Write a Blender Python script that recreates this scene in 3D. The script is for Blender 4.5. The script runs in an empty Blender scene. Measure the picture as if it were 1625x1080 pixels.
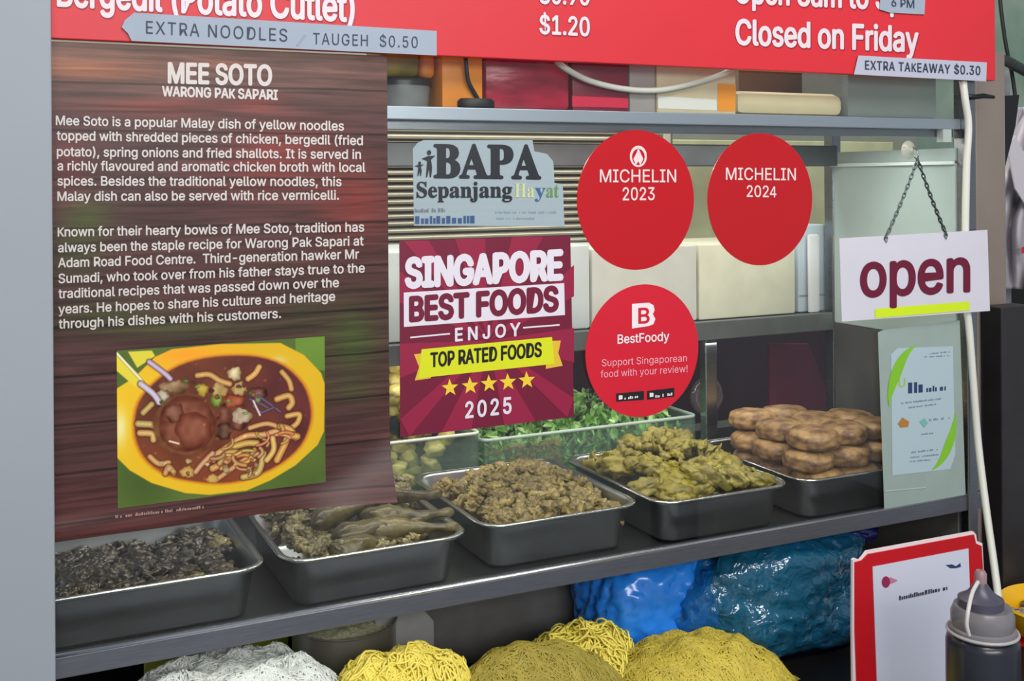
import bpy, bmesh, math, random
import numpy as np
from mathutils import Vector, Matrix, Euler, noise
random.seed(7); np.random.seed(7)
SC = bpy.context.scene
COL = SC.collection
# ------------------------------------------------------------------ camera
F = 1752.0; TH = math.radians(25.4); RO = math.radians(0.4)
PX, PY = 812.5, 285.0; DIST = 1.4; EYE = 1.55
fw = Vector((math.sin(TH), math.cos(TH), 0)); rt = Vector((math.cos(TH), -math.sin(TH), 0)); up = Vector((0, 0, 1))
cr = rt * math.cos(RO) - up * math.sin(RO); cu = up * math.cos(RO) + rt * math.sin(RO)
cam = bpy.data.objects.new('camera', bpy.data.cameras.new('camera')); COL.objects.link(cam); SC.camera = cam
m = Matrix.Identity(4)
for i in range(3): m[i][0] = cr[i]; m[i][1] = cu[i]; m[i][2] = -fw[i]
m[0][3], m[1][3], m[2][3] = 0, -DIST, EYE
cam.matrix_world = m
cam.data.sensor_width = 36; cam.data.lens = F / 1625 * 36; cam.data.shift_y = -(540 - PY) / 1625
cam.data.clip_start = 0.01
# ------------------------------------------------------------------ view, world, lights
vs = SC.view_settings; vs.view_transform = 'Standard'; vs.look = 'None'; vs.gamma = 1; vs.use_curve_mapping = False
vs.exposure = -0.08
W = bpy.data.worlds.new('world'); SC.world = W; W.use_nodes = True
W.node_tree.nodes['Background'].inputs[0].default_value = (0.80, 0.88, 1.0, 1); W.node_tree.nodes['Background'].inputs[1].default_value = 0.42

def area(name, loc, target, sx, sy, power, color=(1, 1, 1)):
    l = bpy.data.lights.new(name, 'AREA'); l.shape = 'RECTANGLE'; l.size = sx; l.size_y = sy; l.energy = power; l.color = color
    o = bpy.data.objects.new(name, l); COL.objects.link(o); o.location = loc
    o.rotation_euler = (Vector(target) - Vector(loc)).to_track_quat('-Z', 'Y').to_euler(); return o
area('hall_side_light', (0.9, -1.5, 2.75), (0.9, 0.0, 1.35), 1.6, 0.5, 30, (1.0, 0.97, 0.95))
area('hall_side_light', (0.3, -3.0, 2.15), (0.8, 0.0, 1.0), 2.4, 0.5, 46, (1.0, 0.98, 0.96))  # added low frontal fill, brightens the space under the shelf
area('kitchen_light', (0.8, 0.48, 2.6), (0.8, 0.6, 1.2), 1.6, 0.3, 23, (1.0, 0.98, 0.90))
area('case_fill_light', (0.80, 0.345, 1.235), (0.80, 0.42, 1.0), 1.3, 0.02, 1.1, (1.0, 0.97, 0.88))  # added fill under the middle shelf, lifts the containers behind the trays
area('case_fill_light', (0.80, 0.10, 1.625), (0.80, 0.13, 1.0), 1.3, 0.02, 4.0, (1.0, 0.97, 0.88))  # fill lamp added below the upper shelf to brighten the tray food

# ------------------------------------------------------------------ maths helpers
def ray(px, py):
    return fw + cr * ((px - PX) / F) + cu * (-(py - PY) / F)
def P(px, py, Y=0.0):          # point of the plane y = Y seen at a photo pixel
    d = ray(px, py); t = (Y + DIST) / d.y; return Vector((d.x * t, Y, EYE + d.z * t))
def PZ(px, py, Z):
    d = ray(px, py); t = (Z - EYE) / d.z; return Vector((d.x * t, -DIST + d.y * t, Z))
def PXX(px, py, X):
    d = ray(px, py); t = X / d.x; return Vector((X, -DIST + d.y * t, EYE + d.z * t))
def front(Y):
    return lambda x, y, o=0.0: P(x, y, Y - o)
def lin(c):
    c = c / 255.0
    return c / 12.92 if c <= 0.04045 else ((c + 0.055) / 1.055) ** 2.4
def L(r, g, b): return (lin(r), lin(g), lin(b), 1)

# ------------------------------------------------------------------ materials
MATS = {}
def mat(name, rgb=(128, 128, 128), rough=0.5, metal=0.0, spec=0.5, var=0.0, nscale=20, rgb2=None, bump=0.0, bscale=60,
        coat=0.0, rand=0.0, stretch=(1, 1, 1), alpha=None, trans=0.0, sss=0.0, contrast=(0.35, 0.65), detail=5, rvar=0.0):
    if name in MATS: return MATS[name]
    M = bpy.data.materials.new(name); M.use_nodes = True; MATS[name] = M
    nt = M.node_tree; N = nt.nodes; K = nt.links; b = N['Principled BSDF']
    c1 = L(*rgb)
    b.inputs['Base Color'].default_value = c1; b.inputs['Roughness'].default_value = rough
    b.inputs['Metallic'].default_value = metal; b.inputs['Specular IOR Level'].default_value = spec
    b.inputs['Coat Weight'].default_value = coat; b.inputs['Coat Roughness'].default_value = 0.12
    if sss: b.inputs['Subsurface Weight'].default_value = sss; b.inputs['Subsurface Scale'].default_value = 0.01
    tc = mp = None
    if rgb2 or var or bump or rvar:
        tc = N.new('ShaderNodeTexCoord'); mp = N.new('ShaderNodeMapping'); mp.inputs['Scale'].default_value = stretch
        K.new(tc.outputs['Object'], mp.inputs['Vector'])
    if rgb2 or var:
        n = N.new('ShaderNodeTexNoise'); n.inputs['Scale'].default_value = nscale; n.inputs['Detail'].default_value = detail
        K.new(mp.outputs[0], n.inputs['Vector'])
        r = N.new('ShaderNodeMapRange'); r.inputs[1].default_value = contrast[0]; r.inputs[2].default_value = contrast[1]
        K.new(n.outputs['Fac'], r.inputs[0])
        mx = N.new('ShaderNodeMix'); mx.data_type = 'RGBA'; K.new(r.outputs[0], mx.inputs[0])
        c2 = L(*rgb2) if rgb2 else tuple(min(1, c * (1 + var)) for c in c1[:3]) + (1,)
        if not rgb2: c1 = tuple(c * (1 - var) for c in c1[:3]) + (1,)
        mx.inputs[6].default_value = c1; mx.inputs[7].default_value = c2
        out = mx.outputs[2]
        if rand:
            oi = N.new('ShaderNodeObjectInfo'); h = N.new('ShaderNodeHueSaturation')
            rr = N.new('ShaderNodeMapRange'); rr.inputs[3].default_value = 1 - rand; rr.inputs[4].default_value = 1 + rand
            K.new(oi.outputs['Random'], rr.inputs[0]); K.new(rr.outputs[0], h.inputs['Value']); K.new(out, h.inputs['Color']); out = h.outputs[0]
        K.new(out, b.inputs['Base Color'])
    if bump:
        n2 = N.new('ShaderNodeTexNoise'); n2.inputs['Scale'].default_value = bscale; n2.inputs['Detail'].default_value = 4
        K.new(mp.outputs[0], n2.inputs['Vector']); bp = N.new('ShaderNodeBump'); bp.inputs['Strength'].default_value = bump
        bp.inputs['Distance'].default_value = 0.002; K.new(n2.outputs['Fac'], bp.inputs['Height']); K.new(bp.outputs[0], b.inputs['Normal'])
    if rvar:
        n3 = N.new('ShaderNodeTexNoise'); n3.inputs['Scale'].default_value = 9; K.new(mp.outputs[0], n3.inputs['Vector'])
        r3 = N.new('ShaderNodeMapRange'); r3.inputs[3].default_value = max(0, rough - rvar); r3.inputs[4].default_value = rough + rvar
        K.new(n3.outputs['Fac'], r3.inputs[0]); K.new(r3.outputs[0], b.inputs['Roughness'])
    if alpha is not None:
        ts = N.new('ShaderNodeBsdfTransparent'); mixs = N.new('ShaderNodeMixShader'); mixs.inputs[0].default_value = alpha
        K.new(ts.outputs[0], mixs.inputs[1]); K.new(b.outputs[0], mixs.inputs[2]); K.new(mixs.outputs[0], N['Material Output'].inputs[0])
    return M
def glass_mat(name, tint=(1, 1, 1), k=1.0, haze=0.0, hazecol=(200, 215, 210)):
    M = bpy.data.materials.new(name); M.use_nodes = True; nt = M.node_tree; N = nt.nodes; K = nt.links
    N.remove(N['Principled BSDF']); t = N.new('ShaderNodeBsdfTransparent'); t.inputs[0].default_value = (*tint, 1)
    g = N.new('ShaderNodeBsdfGlossy'); g.inputs['Roughness'].default_value = 0.03
    ge = N.new('ShaderNodeNewGeometry'); dt = N.new('ShaderNodeVectorMath'); dt.operation = 'DOT_PRODUCT'
    K.new(ge.outputs['Incoming'], dt.inputs[0]); K.new(ge.outputs['Normal'], dt.inputs[1])
    def mt(op, a_, b_=None, clamp=False):
        q = N.new('ShaderNodeMath'); q.operation = op; q.use_clamp = clamp
        for i_, v_ in enumerate((a_, b_)):
            if v_ is None: continue
            if isinstance(v_, (int, float)): q.inputs[i_].default_value = v_
            else: K.new(v_, q.inputs[i_])
        return q.outputs[0]
    c_ = mt('ABSOLUTE', dt.outputs['Value']); sch = mt('ADD', 0.04, mt('MULTIPLY', 0.96, mt('POWER', mt('SUBTRACT', 1.0, c_, True), 5.0)))
    mu = type('o', (), {})(); mu.outputs = [mt('MULTIPLY', sch, k, True)]
    mx = N.new('ShaderNodeMixShader'); K.new(mu.outputs[0], mx.inputs[0]); K.new(t.outputs[0], mx.inputs[1]); K.new(g.outputs[0], mx.inputs[2])
    out = mx
    if haze:
        df = N.new('ShaderNodeBsdfDiffuse'); df.inputs[0].default_value = L(*hazecol)
        m2 = N.new('ShaderNodeMixShader'); m2.inputs[0].default_value = haze; K.new(mx.outputs[0], m2.inputs[1]); K.new(df.outputs[0], m2.inputs[2]); out = m2
    K.new(out.outputs[0], N['Material Output'].inputs[0]); return M
def attr_mat(name, rough=0.35, spec=0.4, bump=False):
    M = bpy.data.materials.new(name); M.use_nodes = True; N = M.node_tree.nodes; K = M.node_tree.links; b = N['Principled BSDF']
    a = N.new('ShaderNodeAttribute'); a.attribute_name = 'Col'; K.new(a.outputs['Color'], b.inputs['Base Color'])
    b.inputs['Roughness'].default_value = rough; b.inputs['Specular IOR Level'].default_value = spec; return M

STEEL = mat('brushed_steel', (150, 152, 156), 0.30, 1.0, var=0.06, nscale=30, stretch=(1, 20, 20), rvar=0.08)
STEEL_D = mat('dull_steel', (96, 99, 102), 0.42, 0.85, var=0.12, nscale=14, rvar=0.1)
RAIL = mat('rail_steel', (120, 124, 132), 0.38, 0.75, var=0.08, nscale=30, stretch=(1, 20, 20))
TRAYM = mat('tray_steel', (172, 174, 176), 0.30, 1.0, var=0.05, nscale=16, rvar=0.07)
DARK = mat('black_rubber', (18, 18, 20), 0.5)
WHITE = mat('white_print', (228, 224, 228), 0.45)
PAPERW = mat('white_card', (208, 206, 216), 0.5, var=0.03, nscale=8)
REDB = mat('red_banner_vinyl', (204, 46, 56), 0.42, spec=0.35, var=0.03, nscale=3)
REDS = mat('red_sticker', (186, 14, 26), 0.28, spec=0.5)
CREAM = mat('cream_board', (215, 205, 180), 0.5, var=0.05)
GLASS = glass_mat('pane_glass', (0.97, 0.985, 0.975), 1.0)
CABLEW = mat('white_cable_sheath', (215, 215, 205), 0.4)

# ------------------------------------------------------------------ geometry helpers
def sub(child, part): child.parent = part; return child
class MB:
    def __init__(s): s.v = []; s.f = []
    def add(s, v, f):
        n = len(s.v); s.v += [tuple(p) for p in v]; s.f += [tuple(i + n for i in q) for q in f]; return s
    def box(s, a, b):
        x0, y0, z0 = a; x1, y1, z1 = b
        return s.add([(x0, y0, z0), (x1, y0, z0), (x1, y1, z0), (x0, y1, z0), (x0, y0, z1), (x1, y0, z1), (x1, y1, z1), (x0, y1, z1)],
                     [(0, 3, 2, 1), (4, 5, 6, 7), (0, 1, 5, 4), (1, 2, 6, 5), (2, 3, 7, 6), (3, 0, 4, 7)])
    def tube(s, pts, r, n=8, close=False, cap=True):
        pts = [Vector(p) for p in pts]; N = len(pts); rs = r if isinstance(r, (list, tuple)) else [r] * N
        vs_ = []; prev = None
        for i, p in enumerate(pts):
            if close: t = (pts[(i + 1) % N] - pts[i - 1])
            else: t = pts[min(i + 1, N - 1)] - pts[max(i - 1, 0)]
            t.normalize()
            if prev is None:
                a = Vector((0, 0, 1)) if abs(t.z) < 0.9 else Vector((1, 0, 0)); nrm = t.cross(a).normalized()
            else: nrm = (prev - t * prev.dot(t)).normalized()
            prev = nrm; bn = t.cross(nrm)
            for k in range(n):
                an = 2 * math.pi * k / n; vs_.append(p + (nrm * math.cos(an) + bn * math.sin(an)) * rs[i])
        fs = []
        for i in range(N if close else N - 1):
            j = (i + 1) % N
            for k in range(n): fs.append((i * n + k, i * n + (k + 1) % n, j * n + (k + 1) % n, j * n + k))
        if cap and not close: fs.append(tuple(range(n))[::-1]); fs.append(tuple((N - 1) * n + k for k in range(n)))
        return s.add(vs_, fs)
    def lathe(s, prof, c, n=32, sx=1, sy=1):
        vs_ = []; fs = []
        for r, z in prof:
            for k in range(n):
                a = 2 * math.pi * k / n; vs_.append((c[0] + r * math.cos(a) * sx, c[1] + r * math.sin(a) * sy, c[2] + z))
        for i in range(len(prof) - 1):
            for k in range(n): fs.append((i * n + k, i * n + (k + 1) % n, (i + 1) * n + (k + 1) % n, (i + 1) * n + k))
        return s.add(vs_, fs)
    def prism(s, pts, d):     # polygon extruded along vector d
        n = len(pts); d = Vector(d); vs_ = [Vector(p) for p in pts] + [Vector(p) + d for p in pts]
        fs = [tuple(range(n))[::-1], tuple(range(n, 2 * n))] + [(i, (i + 1) % n, n + (i + 1) % n, n + i) for i in range(n)]
        return s.add(vs_, fs)
def finish(me, smooth=False, bevel=0.0, segs=2, recalc=True):
    bm = bmesh.new(); bm.from_mesh(me)
    if recalc: bmesh.ops.recalc_face_normals(bm, faces=bm.faces)
    if bevel:
        es = [e for e in bm.edges if len(e.link_faces) == 2 and e.calc_face_angle(0) > 0.5]
        bmesh.ops.bevel(bm, geom=es, offset=bevel, segments=segs, affect='EDGES', profile=0.5, clamp_overlap=True)
    bm.to_mesh(me); bm.free()
    if smooth:
        for p in me.polygons: p.use_smooth = True
def obj(name, mb, material, parent=None, smooth=False, bevel=0.0, segs=2, recalc=True, auto=False):
    org = parent['_o'] if parent is not None and '_o' in parent else None
    me = bpy.data.meshes.new(name)
    vv = np.array([tuple(p) for p in mb.v], dtype=float).reshape(-1, 3)
    if parent is not None: o0 = Vector(parent['_o'])
    else: o0 = Vector((vv[:, 0].mean(), vv[:, 1].mean(), vv[:, 2].min()))
    vv = vv - np.array(o0)
    me.from_pydata(vv.tolist(), [], mb.f); finish(me, smooth, bevel, segs, recalc)
    if auto:
        for p in me.polygons: p.use_smooth = True
        try: me.set_sharp_from_angle(angle=math.radians(35))
        except Exception: pass
    me.materials.append(material)
    o = bpy.data.objects.new(name, me); COL.objects.link(o)
    if parent is not None: o.parent = parent; o['_o'] = parent['_o']
    else: o.location = o0; o['_o'] = tuple(o0)
    return o
def tag(o, label, cat, group=None, kind=None):
    if label: o['label'] = label
    if cat: o['category'] = cat
    if group: o['group'] = group
    if kind: o['kind'] = kind
    return o
def thing(name, label, cat, loc, group=None):
    o = bpy.data.objects.new(name, None); COL.objects.link(o); o.location = loc; o['_o'] = tuple(loc); o.empty_display_size = 0.02
    return tag(o, label, cat, group)
def struct(name, mb, material, **k):
    o = obj(name, mb, material, **k); o['kind'] = 'structure'; return o
def B(a, b): return MB().box(a, b)

def loadfont(fn):
    try:
        import os
        p = os.path.join(bpy.utils.system_resource('DATAFILES', path='fonts'), fn)
        return bpy.data.fonts.load(p)
    except Exception: return None
FONT_MATH = loadfont('NotoSansMath-Regular.woff2'); INTER = loadfont('Inter.woff2')
_tc = {}
def text_geo(s, bold=0.0, space=1.0, font=None, res=3):
    font = font or INTER
    key = (s, bold, space, font.name if font else '')
    if key in _tc: return _tc[key]
    c = bpy.data.curves.new('t', 'FONT'); c.body = s; c.resolution_u = res; c.offset = bold; c.space_character = space
    if font: c.font = font
    if font == INTER and FONT_MATH:
        c.font_bold = FONT_MATH
        for i_, ch_ in enumerate(s):
            if ch_ in 'Kk4': c.body_format[i_].use_bold = True
    o = bpy.data.objects.new('t', c); COL.objects.link(o); bpy.context.view_layer.update()
    me = bpy.data.meshes.new_from_object(o.evaluated_get(bpy.context.evaluated_depsgraph_get()))
    v = np.array([tuple(x.co[:2]) for x in me.vertices]); f = [tuple(p.vertices) for p in me.polygons]
    bpy.data.objects.remove(o); bpy.data.curves.remove(c); bpy.data.meshes.remove(me)
    _tc[key] = (v, f); return v, f
CAPH = {}
def caph(bold, font):
    k = (bold, font.name if font else '')
    if k not in CAPH:
        v, f = text_geo('H' if not font else '\U0001D407', bold, 1.0, font); CAPH[k] = (v[:, 1].max() - v[:, 1].min(), v[:, 1].min())
    return CAPH[k]
def text(s, a, b, cap, pl, parent, material, bold=0.0, space=1.0, font=None, off=0.0008, name='lettering', slant=0.0):
    v, f = text_geo(s, 0.0, space, font)
    if len(v) == 0: return None
    ch, base = caph(0.0, font); x0, x1 = v[:, 0].min(), v[:, 0].max(); mb = MB(); bold = max(bold, 0) * cap * 1.05
    x0_, x1_ = a[0] + bold, b[0] - bold; dirs = [(0, 0)] + ([(math.cos(k * math.pi / 4), math.sin(k * math.pi / 4)) for k in range(8)] if bold > 0 else [])
    for n_, (ox, oy) in enumerate(dirs):      # a heavier weight : the same glyphs laid again, slightly shifted
        pts = []
        for x, y in v:
            u = (x - x0) / (x1 - x0); w = (y - base) / ch * cap
            pts.append(pl(x0_ + (x1_ - x0_) * u + ox * bold, a[1] + (b[1] - a[1]) * u - w + oy * bold, off + n_ * .000012))
        for i_, q in enumerate(f):      # every facet a few microns apart, so overlapping glyph strokes never coincide
            dq = pl(PX, PY, 0) - pl(PX, PY, (i_ % 11) * 1.0e-6); mb.add([pts[k] - dq for k in q], [tuple(range(len(q)))])
    return obj(name, mb, material, parent, recalc=False)
def poly(pts, pl, parent, material, off=0.0005, name='printed_shape', thick=0.0):
    mb = MB(); n = len(pts)
    if thick:
        vs_ = [pl(x, y, off) for x, y in pts] + [pl(x, y, off - thick) for x, y in pts]
        mb.add(vs_, [tuple(range(n)), tuple(range(n, 2 * n))[::-1]] + [(i, n + i, n + (i + 1) % n, (i + 1) % n) for i in range(n)])
        return obj(name, mb, material, parent, recalc=True)
    mb.add([pl(x, y, off) for x, y in pts], [tuple(range(n))]); return obj(name, mb, material, parent, recalc=False)
def scribble(a, b, h, pl, parent, material, seed=0, off=0.0008, dens=0.75, name='small_print'):
    rnd = random.Random(seed); mb = MB(); u = 0.0; Lp = math.hypot(b[0] - a[0], b[1] - a[1])
    while u < Lp - 1:
        w = rnd.uniform(0.35, 0.8) * h; hh = h * rnd.choice([1, .7, .7, .75, 1.0])
        if rnd.random() < dens:
            q = []
            for du, dy in ((0, 0), (min(w * .7, Lp - u), 0), (min(w * .7, Lp - u), hh), (0, hh)):
                t = (u + du) / Lp; q.append(pl(a[0] + (b[0] - a[0]) * t, a[1] + (b[1] - a[1]) * t - dy, off))
            mb.add(q, [(0, 1, 2, 3)])
        u += w
    return obj(name, mb, material, parent, recalc=False)
def ell(cx, cy, rx, ry, n=40, rot=0):
    return [(cx + rx * math.cos(2 * math.pi * i / n) * math.cos(rot) - ry * math.sin(2 * math.pi * i / n) * math.sin(rot),
             cy + rx * math.cos(2 * math.pi * i / n) * math.sin(rot) + ry * math.sin(2 * math.pi * i / n) * math.cos(rot)) for i in range(n)]
def ringpoly(outer, inner, pl, parent, material, off=0.0008, name='printed_ring'):
    n = len(outer); mb = MB(); mb.add([pl(x, y, off) for x, y in outer] + [pl(x, y, off) for x, y in inner],
                                      [(i, (i + 1) % n, n + (i + 1) % n, n + i) for i in range(n)])
    return obj(name, mb, material, parent, recalc=False)

# ================================================================== SETTING
CT = 0.76       # counter top height
PLASTER = mat('pale_grey_paint', (152, 160, 168), 0.6, var=0.03, nscale=2, bump=0.05, bscale=80)
struct('floor', B((-2.5, -3.2, -0.05), (4.0, 2.6, 0.0)), mat('grey_floor_tiles', (150, 148, 142), 0.5, var=0.1, nscale=4))
struct('ceiling', B((-2.5, -3.2, 3.0), (4.0, 2.6, 3.05)), mat('white_ceiling', (190, 190, 188), 0.8, var=0.02))
struct('wall_left', B((-1.6, -0.05, 0.0), (0.066, -0.013, 3.0)), PLASTER, bevel=0.003)
struct('wall_back', B((0.0, 1.25, 0.0), (4.0, 1.32, 3.0)), mat('kitchen_wall_tiles', (150, 152, 140), 0.4, var=0.05))
struct('wall_right', B((2.7, 0.0, 0.0), (2.78, 1.25, 3.0)), mat('pale_green_wall', (160, 180, 172), 0.4, var=0.12, nscale=5, rgb2=(120, 150, 138)))
ct = struct('counter_top', B((0.066, -0.62, CT - 0.04), (2.1, 0.9, CT)), mat('dark_counter', (26, 22, 22), 0.35, var=0.2), bevel=0.003)
struct('counter_front', B((0.066, -0.56, 0.0), (2.1, -0.5, CT - 0.04)), STEEL_D)

# ================================================================== DISPLAY CASE
RX = 1.533; ZU = 1.649; ZR = 0.996; ZD = 0.985
case = thing('display_case', 'long stainless steel and glass display case holding the food trays', 'display case', (0.8, 0.2, CT))
def cp(name, mb, m_, **k): return obj(name, mb, m_, case, **k)
# front rail under the trays
cp('front_rail', B((0.005, -0.006, 0.970), (1.58, 0.012, ZR)), RAIL, bevel=0.0015)
cp('rail_highlight', MB().tube([(.005, -.0035, ZR + .0005), (1.58, -.0035, ZR + .0005)], .0030, 10), mat('rail_highlight_metal', (205, 208, 214), .22, .9), smooth=True)  # brighter tube added along the rail top to carry its highlight line
cp('deck', B((0.005, 0.013, 0.972), (1.56, 0.66, ZD)), STEEL_D, bevel=0.001)
cp('glass_pane', B((0.005, -0.003, ZR + 0.001), (RX - 0.002, 0.001, 1.84)), GLASS)
# upper shelf : thin deck with folded lip
cp('upper_shelf', B((0.005, 0.013, ZU - 0.010), (RX, 0.34, ZU)), STEEL)
cp('upper_shelf_lip', B((0.067, 0.003, ZU - 0.017), (RX, 0.012, ZU + 0.001)), mat('bright_lip', (176, 184, 196), 0.35, 0.7), bevel=0.0012)
cp('shelf_channel', B((0.067, 0.020, ZU - 0.030), (RX, 0.034, ZU - 0.0105)), STEEL, bevel=0.001)
cp('rear_beam', B((0.067, 0.275, 1.572), (1.500, 0.300, 1.612)), STEEL_D, bevel=0.002)
# posts
for (x, y, z0, z1) in ((RX + 0.011, 0.0, CT, 1.85), (RX + 0.004, 0.325, CT, 1.64), (0.074, 0.33, CT, 1.64)):
    cp('post', B((x - 0.011, y - 0.006 if y else -0.01, z0), (x + 0.011, y + 0.02, z1)), STEEL, bevel=0.0025)
cp('rear_post', B((1.235, 0.345, ZD), (1.262, 0.365, 1.25)), STEEL, bevel=0.002)
cp('end_bracket', B((1.492, 0.004, 1.610), (1.512, 0.018, 1.634)), mat('pale_bracket', (190, 195, 192), 0.4))
# middle shelf
ZM = 1.279
cp('middle_shelf', B((0.005, 0.335, ZM - 0.012), (1.545, 0.64, ZM)), STEEL_D)
cp('middle_shelf_lip', B((0.067, 0.322, ZM - 0.034), (1.545, 0.334, ZM + 0.001)), mat('grey_lip', (118, 122, 120), 0.4, 0.6, var=0.1), bevel=0.0015)
# side : two pale plastic panes and a lower dark panel
FROST = mat('frosted_panel', (172, 188, 186), 0.35, var=0.05, nscale=6)
cp('side_panel', B((RX - 0.004, 0.012, 1.578), (RX + 0.002, 0.322, 1.60)), FROST)
cp('side_panel', B((RX - 0.004, 0.012, 1.26), (RX + 0.002, 0.322, 1.574)), FROST, bevel=0.002)
cp('side_panel', B((RX - 0.004, 0.012, ZD), (RX + 0.002, 0.322, 1.258)), mat('dark_side', (62, 60, 62), 0.4, rgb2=(96, 94, 90), nscale=4))
cp('side_panel', B((RX - 0.004, 0.012, CT + .001), (RX + 0.002, 0.60, .970)), MATS['dark_side'])
cp('seam_highlight', B((RX - 0.012, 0.012, 1.571), (RX - 0.0045, 0.322, 1.5775)), mat('seam_highlight_white', (225, 235, 235), 0.3), bevel=0.001)  # white strip paints the highlight that runs along the pane seam

# rear louvre of thin slats
lou = thing('louvre_shutter', 'pale ribbed louvre shutter of thin white slats behind the case', 'shutter', (0.9, 0.68, 1.28))
SLAT = mat('white_slat', (226, 224, 205), 0.35, var=0.04)
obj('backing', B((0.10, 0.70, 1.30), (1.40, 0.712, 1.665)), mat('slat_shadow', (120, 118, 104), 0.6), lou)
sm = None
for i in range(19):
    z = 1.392 + i * 0.0145
    if sm is None:
        mb = MB(); mb.prism([(0.62, 0.684, -0.0045), (0.62, 0.678, 0.0), (0.62, 0.684, 0.0045), (0.62, 0.697, 0.0045), (0.62, 0.697, -0.0045)], (0.74, 0, 0))
        mb.v = [(a, b, c + z) for a, b, c in mb.v]; s0 = obj('slat', mb, SLAT, lou); sm = (s0, z)
    else:
        s = s0.copy(); COL.objects.link(s); s.location.z = z - sm[1]
obj('end_frame', B((1.362, 0.675, 1.30), (1.378, 0.70, 1.665)), SLAT, lou)
# maroon partition behind the lower part and pale wall by the right
tag(obj('maroon_partition', B((0.07, 0.72, ZD), (2.6, 0.735, 1.262)), mat('maroon_board', (52, 22, 34), 0.35, var=0.25, nscale=3)),
    'dark maroon board closing the back of the case below the middle shelf', 'panel')
mc = MB(); mc.prism([P(1222, 545, .50), P(1284, 545, .50), P(1325, 655, .50), P(1330, 720, .50), P(1222, 720, .50)], (0, 0.01, 0))
tag(obj('maroon_cloth', mc, mat('maroon_cloth', (92, 14, 46), 0.6, var=0.15), bevel=0.002), 'deep maroon slanting cloth hanging right of the grey rear post', 'cloth')
tag(obj('kitchen_cupboard', B((1.42, 0.74, 1.29), (2.1, 0.80, 1.64)), mat('pale_yellow_cupboard', (205, 208, 165), 0.5, var=0.08), bevel=0.002),
    'pale yellow cupboard front behind the round sticker dated 2024', 'cupboard')

# ================================================================== BOXES ON MIDDLE SHELF
def quadbox(name, px0, px1, ytop, Y, dep, zb, m_, label, cat, group=None, bevel=0.004):
    a = P(px0, ytop, Y); b = P(px1, ytop, Y)
    return tag(obj(name, B((a.x, Y, zb), (b.x, Y + dep, a.z)), m_, bevel=bevel, auto=True), label, cat, group)
STY = mat('pale_carton', (206, 210, 200), 0.5, var=0.05, nscale=5)
quadbox('foam_box', 560, 936, 402, 0.345, 0.2, ZM + .001, mat('white_foam', (205, 212, 212), 0.6, var=0.03), 'wide white foam box at the left of the middle shelf', 'box')
quadbox('foam_box', 939, 1106, 395, 0.345, 0.2, ZM + .001, mat('foam_2', (206, 206, 198), 0.6, var=0.04), 'off-white box on middle shelf below the sticker dated 2023', 'box')
quadbox('carton', 1109, 1262, 388, 0.345, 0.2, ZM + .001, mat('cream_carton', (214, 212, 190), 0.5, var=0.05), 'cream carton on middle shelf below the sticker dated 2024', 'carton')
b = quadbox('carton', 1266, 1310, 357, 0.352, 0.08, ZM + .001, mat('pale_blue_carton', (188, 202, 212), 0.5), 'tall pale blue carton at the right end of the middle shelf', 'carton')
b['_o'] = tuple(b.location)
poly([(1268, 468), (1309, 466), (1309, 469), (1268, 471)], front(0.352), b, mat('grey_seam', (140, 150, 155), .5), name='seam')
quadbox('round_dispenser', 1284, 1301, 372, 0.335, 0.008, ZM + .001, mat('white_plastic', (222, 222, 224), 0.3), 'small white plastic label holder on the pale blue carton', 'holder')

# ================================================================== ITEMS ON UPPER SHELF
ZS = ZU + 0.0015
def sbox(name, p0, p1, ty, m_, label, cat, Y=0.03, dep=0.12, bevel=0.003, zb=None, group=None, zt=None):
    a = P(p0, ty, Y); b = P(p1, ty, Y)
    return tag(obj(name, B((a.x, Y, zb if zb else ZS), (b.x, Y + dep, zt if zt else a.z)), m_, bevel=bevel, auto=True), label, cat, group)
o = thing('plastic_tub', 'grey plastic tub at the left end of the upper shelf', 'tub', (0.51, 0.08, ZS))
a = P(605, 130, .03); b = P(697, 130, .03); cx = (a.x + b.x) / 2; rr = (b.x - a.x) / 2
obj('tub_body', MB().lathe([(0.001, 0), (rr * .9, 0), (rr * .93, .003), (rr, a.z - ZS - .006), (rr, a.z - ZS - .001), (.001, a.z - ZS - .001)], (cx, .03 + rr, ZS), 36), mat('grey_tub', (120, 124, 122), 0.3, var=0.1), o, auto=True)
obj('tub_lid', MB().lathe([(0.001, 0), (rr * 1.04, 0), (rr * 1.04, .006), (rr * .98, .009), (.001, .009)], (cx, .03 + rr, a.z - .002), 36), mat('dark_lid', (40, 44, 44), 0.35), o, auto=True)
o = obj('yellow_packet', B((cx - rr * .95, .035, a.z + .0085), (cx + rr * .4, .11, a.z + .075)), mat('olive_packet', (170, 140, 20), 0.3, rgb2=(110, 100, 20), nscale=12), bevel=.01, segs=3, auto=True)
tag(o, 'olive yellow packet lying on the grey tub', 'packet')
o = obj('orange_packet', B((cx + rr * .42, .04, a.z + .0085), (cx + rr * .98, .11, a.z + .075)), mat('orange_packet', (205, 120, 30), 0.4, var=.1), bevel=.008, segs=3, auto=True)
tag(o, 'orange brown packet on the grey tub beside the olive one', 'packet')
sbox('orange_box', 701, 766, 85, mat('orange_carton', (228, 138, 28), 0.45, var=0.08), 'orange cardboard box on the upper shelf right of the grey tub', 'box', zt=1.77)
MAR = mat('crimson_foil', (132, 14, 40), 0.25, rgb2=(176, 30, 60), nscale=14, stretch=(1, 1, 3), bump=.4, bscale=30)
sbox('crimson_packet', 770, 905, 90, MAR, 'glossy crimson packet with a dark top beside the orange box', 'packet', zt=1.76, bevel=.008)
t = sbox('crimson_carton', 908, 997, 90, mat('crimson_carton', (120, 16, 44), 0.35, var=.1), 'crimson carton with a bright red foot beside the grey box', 'carton', zt=1.76)
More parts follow.
